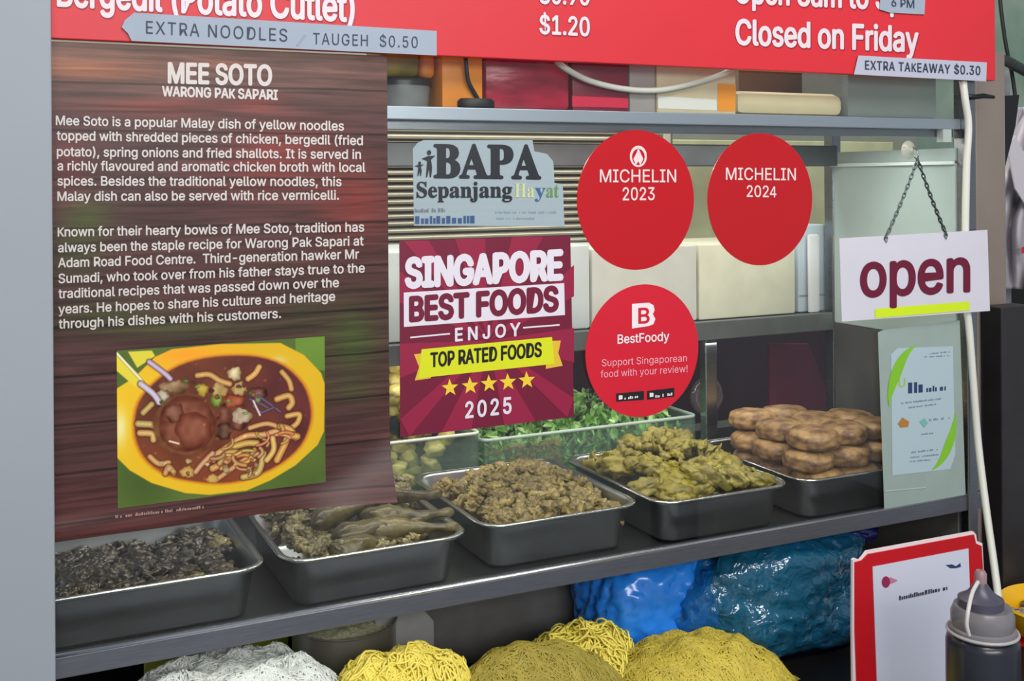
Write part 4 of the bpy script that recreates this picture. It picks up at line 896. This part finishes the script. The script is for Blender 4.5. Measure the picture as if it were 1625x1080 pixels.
for k in range(1500):
    x = rnd.uniform(bx0 + .012, bx1 - .012); y = rnd.uniform(.388, .588); u = (x - bx0) / (bx1 - bx0)
    zt_ = bz - .012 + .045 * math.exp(-((u - .72) / .25) ** 2) * math.exp(-((y - .52) / .08) ** 2) + .01; z = rnd.uniform(ZB + .01, zt_) if y > .41 else rnd.uniform(ZB + .01, bz - .006)
    s_ = rnd.uniform(.006, .015); R_ = Euler((rnd.uniform(0, 6), rnd.uniform(0, 6), rnd.uniform(0, 6))).to_matrix()
    q = [R_ @ Vector(p) * s_ for p in ((-1, 0, 0), (-.3, .55, .25), (.5, .4, .1), (1, 0, -.2), (.4, -.45, .2), (-.4, -.5, .15))]
    c = Vector((x, y, z)); q = [(min(max(p.x + x, bx0 + .004), bx1 - .004), min(max(p.y + y, .379), .596), max(p.z + z, ZB + .004)) for p in q]; mb.add(q, [(0, 1, 2, 3), (0, 3, 4, 5)])
tag(obj('chopped_greens', mb, LV, recalc=False), 'chopped green vegetables filling the clear container', 'vegetables', kind='stuff')
mb = MB()
for k in range(260):
    x = rnd.uniform(bx0 + .02, bx0 + .16); y = rnd.uniform(.383, .40); z = rnd.uniform(ZB + .02, bz - .015); s_ = rnd.uniform(.002, .006)
    mb.box((x - s_, y - .001, z - s_ * .4), (x + s_, y + .002, z + s_ * .4))
tag(obj('chopped_carrot', mb, mat('carrot_bits', (188, 150, 80), .5)), 'small orange and cream chopped bits among the greens', 'vegetables', kind='stuff')
ax0 = P(560, 700, .39).x; ax1 = P(754, 688, .39).x
clearbox('food_container', ax0, ax1, .375, .60, ZB, P(690, 693, .39).z, 'clear container of pale yellow pieces left of the greens', CG, mat('white_rim', (206, 210, 200), .35))
pile = Pile(ax0, ax1, .37, .61, ZB + .004); az = P(690, 693, .39).z
YP_ = mat('pale_yellow_food', (236, 222, 140), .4, rgb2=(206, 180, 84), nscale=40, coat=.3, rand=.12)
ppy = [proto_mesh('pale_yellow_piece', lumpy(.017, .015, .012, .3, 1.6, s_ + 110, sub=3), YP_) for s_ in range(4)]
place(pile, ppy, 'potato_piece', 'pale yellow piece in the clear container left of the greens', 'food piece', 'pale yellow pieces in the clear container', [(random.uniform(ax0 + .022, ax1 - .022), random.uniform(.398, .57)) for _ in range(150)], sink=.003)
# round glass lid leaning behind
c = P(1120, 628, .52)
o = tag(obj('glass_lid', MB().add([(c.x + r * math.cos(a * math.pi / 18), y, c.z + r * math.sin(a * math.pi / 18)) for r, y in ((.040, .52), (.040, .514), (.030, .510), (.028, .516), (.014, .508), (.001, .506)) for a in range(36)],
    [(i * 36 + k, i * 36 + (k + 1) % 36, (i + 1) * 36 + (k + 1) % 36, (i + 1) * 36 + k) for i in range(5) for k in range(36)]), glass_mat('lid_glass', (.9, .82, .86), 2.5, .12, (220, 190, 200)), smooth=True), 'small round clear lid standing behind the greens', 'lid')

# ================================================================== LOWER COMPARTMENT
tag(obj('dark_back_panel', B((0.07, .62, CT), (1.9, .635, .97)), mat('dark_back', (40, 30, 32), .5, var=.2)), 'dark panel closing the back under the shelf', 'panel')
a = P(285, 1000, .30); b = P(458, 1000, .30)
tag(obj('yellow_board', B((a.x - .05, .30, CT), (b.x, .312, .955)), mat('lime_board', (168, 172, 50), .5, var=.12, nscale=6), bevel=.002), 'yellow green board standing behind the white noodles', 'board')
pt = thing('steel_pot', 'round steel pot of pale grains under the shelf', 'pot', (P(546, 1000, .2).x, .17, CT))
a = P(458, 980, .13); b = P(634, 980, .13); rp_ = (b.x - a.x) / 2 * .93; pcx, pcy = (a.x + b.x) / 2 + .012, .13 + rp_ * .6; hp = .903 - CT
obj('pot_wall', MB().lathe([(.001, .001), (rp_ * .95, .001), (rp_ * .97, .004), (rp_, hp), (rp_ * 1.03, hp + .002), (rp_ * 1.03, hp + .004), (rp_ * .99, hp + .003), (rp_ * .97, hp - .01), (rp_ * .94, .006), (.001, .006)], (pcx, pcy, CT), 48), mat('satin_pot', (176, 172, 160), .38, .8), pt, auto=True, recalc=True)
mb = MB(); 
for i in range(13):
    for k in range(40):
        r = rp_ * .962 * i / 12; a_ = k * math.pi / 20; mb.v.append((pcx + r * math.cos(a_), pcy + r * math.sin(a_), CT + hp - .012 + .006 * (1 - (i / 12) ** 2) + .003 * noise.noise(Vector((r * 90 * math.cos(a_), r * 90 * math.sin(a_), 0)))))
for i in range(12):
    for k in range(40): mb.f.append((i * 40 + k, i * 40 + (k + 1) % 40, (i + 1) * 40 + (k + 1) % 40, (i + 1) * 40 + k))
tag(obj('pale_grains', mb, mat('grains', (236, 236, 200), .6, rgb2=(190, 190, 150), nscale=200), smooth=True, recalc=False), 'pale grains filling the steel pot', 'grains', kind='stuff')
bi = thing('steel_bin', 'open grey steel bin under the shelf beside the pot', 'bin', (P(800, 1000, .2).x, .3, CT))
xa = P(640, 1000, .26).x; xb = P(965, 1000, .26).x; zt_ = .888; w = .003
GB = mat('grey_bin', (128, 126, 126), .4, .4, var=.1)
for q in (B((xa, .26, CT), (xb, .263, zt_)), B((xa, .50, CT), (xb, .503, zt_ + .02)), B((xa, .264, CT), (xa + w, .499, zt_ + .01)), B((xb - w, .264, CT), (xb, .499, zt_ + .01))): obj('bin_wall', q, GB, bi, bevel=.001)
obj('bin_floor', B((xa + w, .264, CT), (xb - w, .499, CT + .003)), DARK, bi)
tag(obj('paper_bag', MB().prism([P(585, 955, .16) , P(650, 940, .16), P(690, 985, .16), (P(690, 985, .16).x, .16, CT), (P(585, 985, .16).x + .05, .16, CT)], (0, .05, 0)), mat('grey_white_bag', (150, 150, 150), .5, var=.08), bevel=.004, auto=True), 'folded grey white bag between the pot and the bin', 'bag')

def bag(name, pts, cx, cy, cz, sx, sy, sz, m_, label, seed, amp=.25, fr=1.6):
    v, f = ico(5); of = Vector((seed * 7.7, seed, 1)); V = []
    for p in v:
        q = Vector(p); k = (abs(q.x) ** 3 + abs(q.y) ** 3 + abs(q.z) ** 3) ** (-1 / 3)
        q = q * k; fold = abs(noise.noise(Vector((q.x * 3.2, q.y * 3.2, q.z * 1.2)) * fr + of)); fine = abs(noise.noise(Vector((q.x + q.z * .6, q.y, q.z * .5)) * fr * 6 + of))
        d = 1 + amp * noise.noise(q * 1.3 + of) - .22 * (1 - min(1, fold * 6)) * .5 + .05 * fine
        z = cz + q.z * d * sz
        V.append((cx + q.x * d * sx, cy + q.y * d * sy, max(z, CT + .001 + .002 * fine)))
    mb = MB(); mb.v = V; mb.f = [tuple(t) for t in f]; return tag(obj(name, mb, m_, smooth=True), label, 'bag')
BL = mat('blue_plastic_bag', (50, 150, 255), .25, rgb2=(30, 124, 250), nscale=6, bump=.5, bscale=26, coat=.6, spec=.6)
a = P(955, 930, .12); b = P(1150, 930, .12)
bag('blue_bag', None, (a.x + b.x) / 2, .18, CT + .085, (b.x - a.x) / 2 * 1.0, .09, .10, BL, 'bright blue plastic bag under the shelf behind the noodles', 3, .12)
def film(name, tint, haze, hz):
    M = glass_mat(name, tint, 3.5, haze, hz); N = M.node_tree.nodes; K = M.node_tree.links; tc = N.new('ShaderNodeTexCoord'); n = N.new('ShaderNodeTexNoise'); n.inputs['Scale'].default_value = 34; n.inputs['Distortion'].default_value = 1.5
    K.new(tc.outputs['Object'], n.inputs['Vector']); bp = N.new('ShaderNodeBump'); bp.inputs['Strength'].default_value = 1; bp.inputs['Distance'].default_value = .006; K.new(n.outputs['Fac'], bp.inputs['Height'])
    for q in N:
        if q.type in ('BSDF_GLOSSY', 'BSDF_DIFFUSE'): K.new(bp.outputs[0], q.inputs['Normal'])
    return M
TL = film('teal_film', (.42, .72, .86), .34, (40, 140, 185))
a = P(1105, 950, .06); b = P(1375, 950, .06)
bag('teal_bag', None, (a.x + b.x) / 2, .125, CT + .10, (b.x - a.x) / 2, .11, .112, TL, 'crumpled translucent teal plastic bag right of the blue bag', 11, .2, 2.2)
bag('teal_bag', None, P(1250, 950, .06).x, .13, CT + .07, .10, .07, .07, mat('bag_content', (46, 84, 84), .5, rgb2=(16, 40, 60), nscale=30, bump=.6, bscale=60), 'dark green contents inside the teal bag', 17, .25, 2.0)
a = P(1290, 870, .05)
bag('blue_bag', None, P(1340, 870, .05).x + .03, .15, .93, .10, .08, .030, mat('deep_blue_bag', (14, 40, 150), .3, rgb2=(8, 20, 80), nscale=8, coat=.5, bump=.5, bscale=30), 'deep blue plastic bag tucked high under the shelf at the right', 23, .2, 1.8)

# noodles (stuff) ----------------------------------------------------
def strands(name, fn0, cnt, length, r, m_, label, x0, x1, y0, y1, seed, wig=.9, lift=.003, seg=10, base=True, up_=0.0, cats='noodles', zmin=None, sides=4):
    rs = np.random.RandomState(seed); mb_v = []; mb_f = []
    def fn(x, y):
        z = fn0(x, y)
        for g in HEAPS:
            if g is not fn0 and g(x, y) > z + .0015: return CT
        return z
    if base:
        nx, ny = 50, 34; gx = np.linspace(x0, x1, nx); gy = np.linspace(y0, y1, ny)
        for j in range(ny):
            for i in range(nx): mb_v.append((gx[i], gy[j], max(CT + .002, fn(gx[i], gy[j]) - r)))
        for j in range(ny - 1):
            for i in range(nx - 1):
                q = (j * nx + i, j * nx + i + 1, (j + 1) * nx + i + 1, (j + 1) * nx + i)
                if max(mb_v[t][2] for t in q) > CT + .003: mb_f.append(q)
    for s in range(cnt):
        x = rs.uniform(x0, x1); y = rs.uniform(y0, y1)
        if fn(x, y) < CT + .012: continue
        a = rs.uniform(0, 6.28); cvt = rs.normal(0, wig); pts = []; h0 = rs.uniform(0, lift); hop = rs.uniform(0, up_); st = length / seg
        for k in range(seg + 1):
            z = fn(x, y) + h0 + hop * math.sin(math.pi * k / seg)
            if z < CT + .003: break
            pts.append((x, y, z)); x += math.cos(a) * st; y += math.sin(a) * st; a += cvt * .35 + rs.normal(0, wig * .35)
        if len(pts) < 4: continue
        A = np.array(pts); T = np.gradient(A, axis=0); T /= np.linalg.norm(T, axis=1)[:, None] + 1e-9; Nn = np.cross(T, [0, 0, 1.0]); Nn /= np.linalg.norm(Nn, axis=1)[:, None] + 1e-9; Bn = np.cross(T, Nn); b0 = len(mb_v)
        for k in range(sides):
            an = 2 * math.pi * k / sides; pass
        for i in range(len(pts)):
            for k in range(sides):
                an = 2 * math.pi * k / sides; mb_v.append(tuple(A[i] + (Nn[i] * math.cos(an) + Bn[i] * math.sin(an)) * r))
        for i in range(len(pts) - 1):
            for k in range(sides): mb_f.append((b0 + i * sides + k, b0 + i * sides + (k + 1) % sides, b0 + (i + 1) * sides + (k + 1) % sides, b0 + (i + 1) * sides + k))
    mb = MB(); mb.v = mb_v; mb.f = mb_f; return tag(obj(name, mb, m_, smooth=True, recalc=False), label, cats, kind='stuff')
def hump(cx, cy, rx, ry, top, rough=.006, seed=0, pw=2.0):
    def f(x, y):
        d = ((x - cx) / rx) ** 2 + ((y - cy) / ry) ** 2
        if d > 1.5: return CT
        return CT + max(0, (top - CT) * (1 - d ** (pw / 2)) + rough * noise.noise(Vector((x * 28 + seed, y * 28, 0))) + rough * .5 * noise.noise(Vector((x * 70 + seed, y * 70, 0))))
    return f
WN = mat('white_vermicelli', (234, 240, 232), .35, var=.04, nscale=30, sss=.0)
YN = mat('yellow_noodle', (240, 224, 100), .38, var=.06, nscale=25)
ON = mat('olive_noodle', (160, 146, 58), .45, var=.12, nscale=30)
ON2 = mat('mustard_noodle', (200, 182, 72), .42, var=.10, nscale=25)
hw = hump(.262, .02, .20, .15, .928, .016, 1, 5.0); hy1 = hump(.492, -.01, .17, .11, .914, .012, 2, 2.6); hy2 = hump(.805, .06, .14, .11, .853, .012, 3, 2.2)
ho = hump(.672, -.03, .20, .11, .906, .007, 4, 2.2); hm = hump(.955, -.005, .19, .13, .851, .011, 5, 2.4)
HEAPS = [hw, hy1, hy2, ho, hm]
strands('white_vermicelli', hw, 3200, .07, .0011, WN, 'heap of thin white rice noodles at the lower left', .07, .46, -.13, .17, 1, .9, .004, 9)
strands('yellow_noodle_heap', hy1, 1800, .08, .0016, YN, 'bright yellow noodle heap beside the white noodles', .34, .68, -.12, .10, 2, 1.3, .005, 12, up_=.010)
strands('yellow_noodle_heap', hy2, 1600, .08, .0016, YN, 'bright yellow curly noodle heap peaking before the blue bag', .66, .94, -.05, .17, 3, 1.6, .006, 12, up_=.024)
strands('olive_noodle_heap', ho, 1700, .06, .0010, ON, 'dull olive heap of fine noodles between two yellow heaps', .50, .82, -.14, .08, 4, .8, .001, 9)
strands('mustard_noodle_heap', hm, 3000, .06, .0011, ON2, 'mustard yellow noodle heap at the right before the teal bag', .76, 1.15, -.13, .12, 5, 1.1, .002, 9)

# ================================================================== PAYMENT STAND, BOTTLE, BOWL
zt0 = P(1376, 877, -.17); A0 = zt0; B0 = PZ(1548, 845, zt0.z)
nrm = (B0 - A0); nrm.z = 0; nrm.normalize(); pn = Vector((nrm.y, -nrm.x, 0))      # facing the customer
def plQ(x, y, o=0.0):
    d = ray(x, y); C0 = Vector((0, -DIST, EYE)); t = ((A0 + pn * o) - C0).dot(pn) / d.dot(pn); return C0 + d * t
def toCT(x, o=0.0):
    p = plQ(x, 1000, o); q = plQ(x, 1060, o); t = (CT + .001 - p.z) / (q.z - p.z); return p + (q - p) * t
qs = thing('payment_stand', 'red framed white card stand at the lower right behind the squeeze bottle', 'stand', toCT(1450))
def slab(pts, bot, o, th, m_, nm):
    pts3 = [plQ(x, y, o) for x, y in pts] + [toCT(x, o) for x in bot]; mb = MB(); mb.prism(pts3, -pn * th); return obj(nm, mb, m_, qs)
RF = mat('red_frame', (190, 14, 26), .35, var=.05); WE = mat('white_edge', (228, 214, 218), .45)
slab([(1352.5, 1000), (1353, 888), (1357, 885.5), (1365, 888), (1370, 882), (1376, 874), (1545, 843), (1549, 848), (1550.5, 858), (1559, 861.5), (1561, 900)], [1563, 1354], -.0015, .004, WE, 'backing_card')
slab([(1357, 1000), (1357, 892), (1368, 889), (1378, 879), (1546, 848), (1549, 862), (1558, 866), (1560, 900)], [1562, 1362], .0005, .002, RF, 'red_frame')
slab([(1385, 899), (1537, 870), (1539, 930)], [1541, 1394], .0015, .001, mat('stand_paper', (204, 208, 224), .4), 'card_sheet')
poly(ell(1406, 923, 6.5, 9), plQ, qs, mat('plum_logo', (150, 40, 84), .4), off=.0022, name='logo'); poly([(1412, 915), (1419, 918), (1425, 920), (1419, 924), (1412, 926)], plQ, qs, mat('pink_logo', (196, 120, 150), .4), off=.0022, name='logo')
poly([(1501, 896), (1511, 895), (1517, 898), (1524, 893), (1525, 899), (1517, 901), (1508, 901)], plQ, qs, NV, off=.0022, name='logo')
scribble((1427, 952), (1505, 935), 7, plQ, qs, mat('dark_print', (60, 60, 76), .4), 40, off=.0022, dens=.9)

YBt = -.36
a = P(1505, 1030, YBt); b = P(1612, 1030, YBt); bc = (a + b) / 2; br = (b - a).length / 2 * .735
bt = thing('squeeze_bottle', 'dark squeeze bottle with grey nozzle cap in the lower right corner', 'bottle', (bc.x, YBt, CT))
zc = P(1558, 1008, YBt).z
obj('bottle_body', MB().lathe([(.001, .0005), (br * .94, .0005), (br, .004), (br, zc - CT - .008), (br * .96, zc - CT - .002), (br * .9, zc - CT + .001), (.001, zc - CT + .001)], (bc.x, YBt, CT), 48), mat('dark_sauce_plastic', (34, 36, 46), .3, coat=.2), bt, auto=True)
zk = P(1558, 962, YBt).z - zc
obj('screw_collar', MB().lathe([(.001, 0), (br * .86, 0), (br * .92, .003), (br * .90, .010), (br * .84, .012), (br * .86, .016), (br * .86, zk * .75), (br * .78, zk), (.001, zk)], (bc.x, YBt, zc + .001), 48), mat('cloudy_collar', (128, 126, 130), .25, alpha=.85), bt, auto=True)
zn = P(1555, 912, YBt).z - zc - zk
nz_ = obj('nozzle', MB().lathe([(.001, 0), (br * .62, 0), (br * .62, .010), (br * .50, .013), (br * .36, zn * .42), (br * .17, zn * .72), (br * .12, zn), (.001, zn)], (bc.x - .003, YBt, zc + zk + .0015), 40), mat('grey_nozzle', (74, 72, 88), .35), bt, auto=True)
nt_ = obj('nozzle_tip', MB().lathe([(.001, -.012), (br * .17, -.010), (br * .17, .002), (br * .12, .006), (.001, .0065)], (bc.x - .003, YBt, zc + zk + zn), 24), mat('pinkish_tip', (150, 120, 124), .4), bt, auto=True)
sub(nt_, nz_)
obj('collar_ring', MB().tube([(bc.x + br * .95 * math.cos(k * math.pi / 16), YBt + br * .95 * math.sin(k * math.pi / 16), zc + .006) for k in range(32)], .0022, 8, close=True), mat('clear_ring', (170, 168, 168), .3), bt, smooth=True)
obj('strap', MB().tube(cat([P(1552, 923, YBt - .02), P(1543, 940, YBt - .03), P(1537, 965, YBt - br * .95), P(1534, 990, YBt - br), P(1538, 1008, YBt - br * 1.0)]), .0026, 8), mat('pale_strap', (200, 198, 196), .35), bt, smooth=True)

YW = .02
bw = P(1684, 960, -.10); rb = .100; bcx = bw.x; bcy = -.10; zb_ = bw.z
yb = thing('yellow_bowl', 'yellow bowl at the far right edge behind the bottle', 'bowl', (bcx, bcy, zb_ - .07))
obj('bowl_shell', MB().lathe([(.001, 0), (rb * .5, 0), (rb * .55, .006), (rb * .85, .035), (rb * .93, .058), (rb, .070), (rb * .97, .073), (rb * .87, .060), (rb * .8, .035), (rb * .5, .012), (.001, .01)], (bcx, bcy, zb_ - .07), 56), mat('yellow_melamine', (240, 184, 26), .3), yb, auto=True)
pile = Pile(bcx - rb, bcx + rb, bcy - rb, bcy + rb, zb_ - .042)
mb_ = [proto_mesh('bowl_bit', lumpy(.012, .010, .007, .4, 2, s_ + 140, sub=3), mat('bowl_food', (84, 60, 40), .5, rgb2=(216, 206, 176), nscale=60, rand=.3)) for s_ in range(3)]
place(pile, mb_, 'topping_piece', 'small mixed topping piece in the yellow bowl', 'topping', 'topping pieces in the yellow bowl', [(bcx + .078 * q_ * math.cos(w_), bcy + .078 * q_ * math.sin(w_)) for q_, w_ in [(math.sqrt(random.random()), random.uniform(0, 6.28)) for _ in range(80)]], sink=.002, cap=lambda x, y: zb_ - .010 + .008 * noise.noise(Vector((x * 60, y * 60, 0))))
tag(obj('red_box', B((bcx - rb * .82, bcy - .09, CT + .001), (bcx + .12, bcy + .09, zb_ - .0712)), mat('red_plastic_box', (205, 22, 34), .35), bevel=.004, auto=True), 'red plastic box under the yellow bowl', 'box')

# ================================================================== RIGHT OF THE CASE
xL = P(1550, 400, .06).x; xR = P(1597, 400, .06).x
tag(obj('partition_post', B((xL, .06, CT), (xR, .085, 1.78)), mat('brown_grey_board', (118, 104, 94), .45, rgb2=(140, 132, 126), nscale=3, stretch=(1, 1, .4)), bevel=.002), 'tall brown grey board beside the right post of the case', 'board')
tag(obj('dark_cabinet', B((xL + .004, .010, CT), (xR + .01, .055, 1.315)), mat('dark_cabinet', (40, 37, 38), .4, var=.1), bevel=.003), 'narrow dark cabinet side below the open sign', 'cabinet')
xa = P(1583, 600, .45).x
tag(obj('black_partition', B((xa - .08, .45, CT), (xa + .8, .47, P(1600, 440, .45).z)), mat('black_panel', (14, 13, 16), .5)), 'black partition filling the far right below the jacket', 'partition')
tag(obj('grey_locker', B((P(1560, 200, .3).x, .30, CT), (P(1604, 200, .3).x, .33, P(1590, 112, .3).z)), mat('grey_locker', (150, 150, 154), .4, .2, var=.05), bevel=.003), 'tall pale grey locker side behind the brown board', 'locker')
cable('black_cable', [P(1584, -40, .25), P(1588, 10, .25), P(1596, 70, .25), P(1606, 118, .25), P(1612, 160, .25)], .004, DARK, 'black cable hanging at the top right corner')
tag(obj('pipe', MB().tube([P(1570, 88, .22), P(1600, 98, .22), P(1640, 120, .22)], .011, 12), mat('dark_pipe', (62, 66, 68), .4, .4), smooth=True), 'dark grey pipe slanting behind the banner corner', 'pipe')
tag(obj('door_handle_bar', MB().tube([P(1530, 152, -.012), P(1545, 154, -.014), P(1560, 152, -.014), P(1577, 154, -.014)], [.004, .0045, .0045, .003], 10), DARK, smooth=True), 'short black rod clipped to the right post', 'rod')
# hanging jacket
def jacket(u, v):
    x = P(1566 + 120 * u, 300, .2).x; return x
jk = thing('hanging_jacket', 'pale grey jacket hanging at the right edge', 'jacket', P(1600, 455, .22)); mb = MB(); nu, nv = 60, 60
for j in range(nv + 1):
    for i in range(nu + 1):
        u = i / nu; v = j / nv; py = 170 + 288 * v; sh = 44 * (1 - min(1, v * 1.6)) ** 1.2; px = 1572 + sh + u * 120 + 4 * math.sin(v * 7)
        Yj = .20 + .018 * math.sin(u * 16 + 2.2 * math.sin(v * 3) + v * 2.5) + .014 * math.sin(u * 31 + v * 6 + 1) + .02 * noise.noise(Vector((u * 5, v * 5, 0))); mb.v.append(P(px, py, Yj))
for j in range(nv):
    for i in range(nu): a_ = j * (nu + 1) + i; mb.f.append((a_, a_ + 1, a_ + nu + 2, a_ + nu + 1))
o = obj('jacket_body', mb, mat('pale_grey_cloth', (178, 174, 182), .8, var=.06, nscale=9), jk, smooth=True, recalc=False); sd = o.modifiers.new('s', 'SOLIDIFY'); sd.thickness = .002
mb = MB(); mb.prism([P(1598, 232, .16), P(1612, 215, .16), P(1650, 300, .16), P(1640, 345, .16), P(1612, 300, .16)], (0, .003, 0)); obj('collar_flap', mb, mat('lapel', (190, 186, 194), .8), jk)
poly([(1621, 392), (1632, 390), (1632, 401), (1621, 402)], front(.16), jk, mat('red_mark', (190, 30, 50), .5), name='printed_mark')
mb = MB(); mb.prism([P(1594, 152, .15), P(1618, 150, .15), P(1612, 200, .15), P(1596, 262, .15), P(1570, 300, .15), P(1583, 215, .15)], (0, .004, 0))
tag(obj('black_strap', mb, mat('black_cloth', (18, 18, 24), .7), bevel=.001), 'broad black strap hanging left of the pale grey jacket', 'strap')

for o in list(bpy.data.objects):
    if '_o' in o: del o['_o']
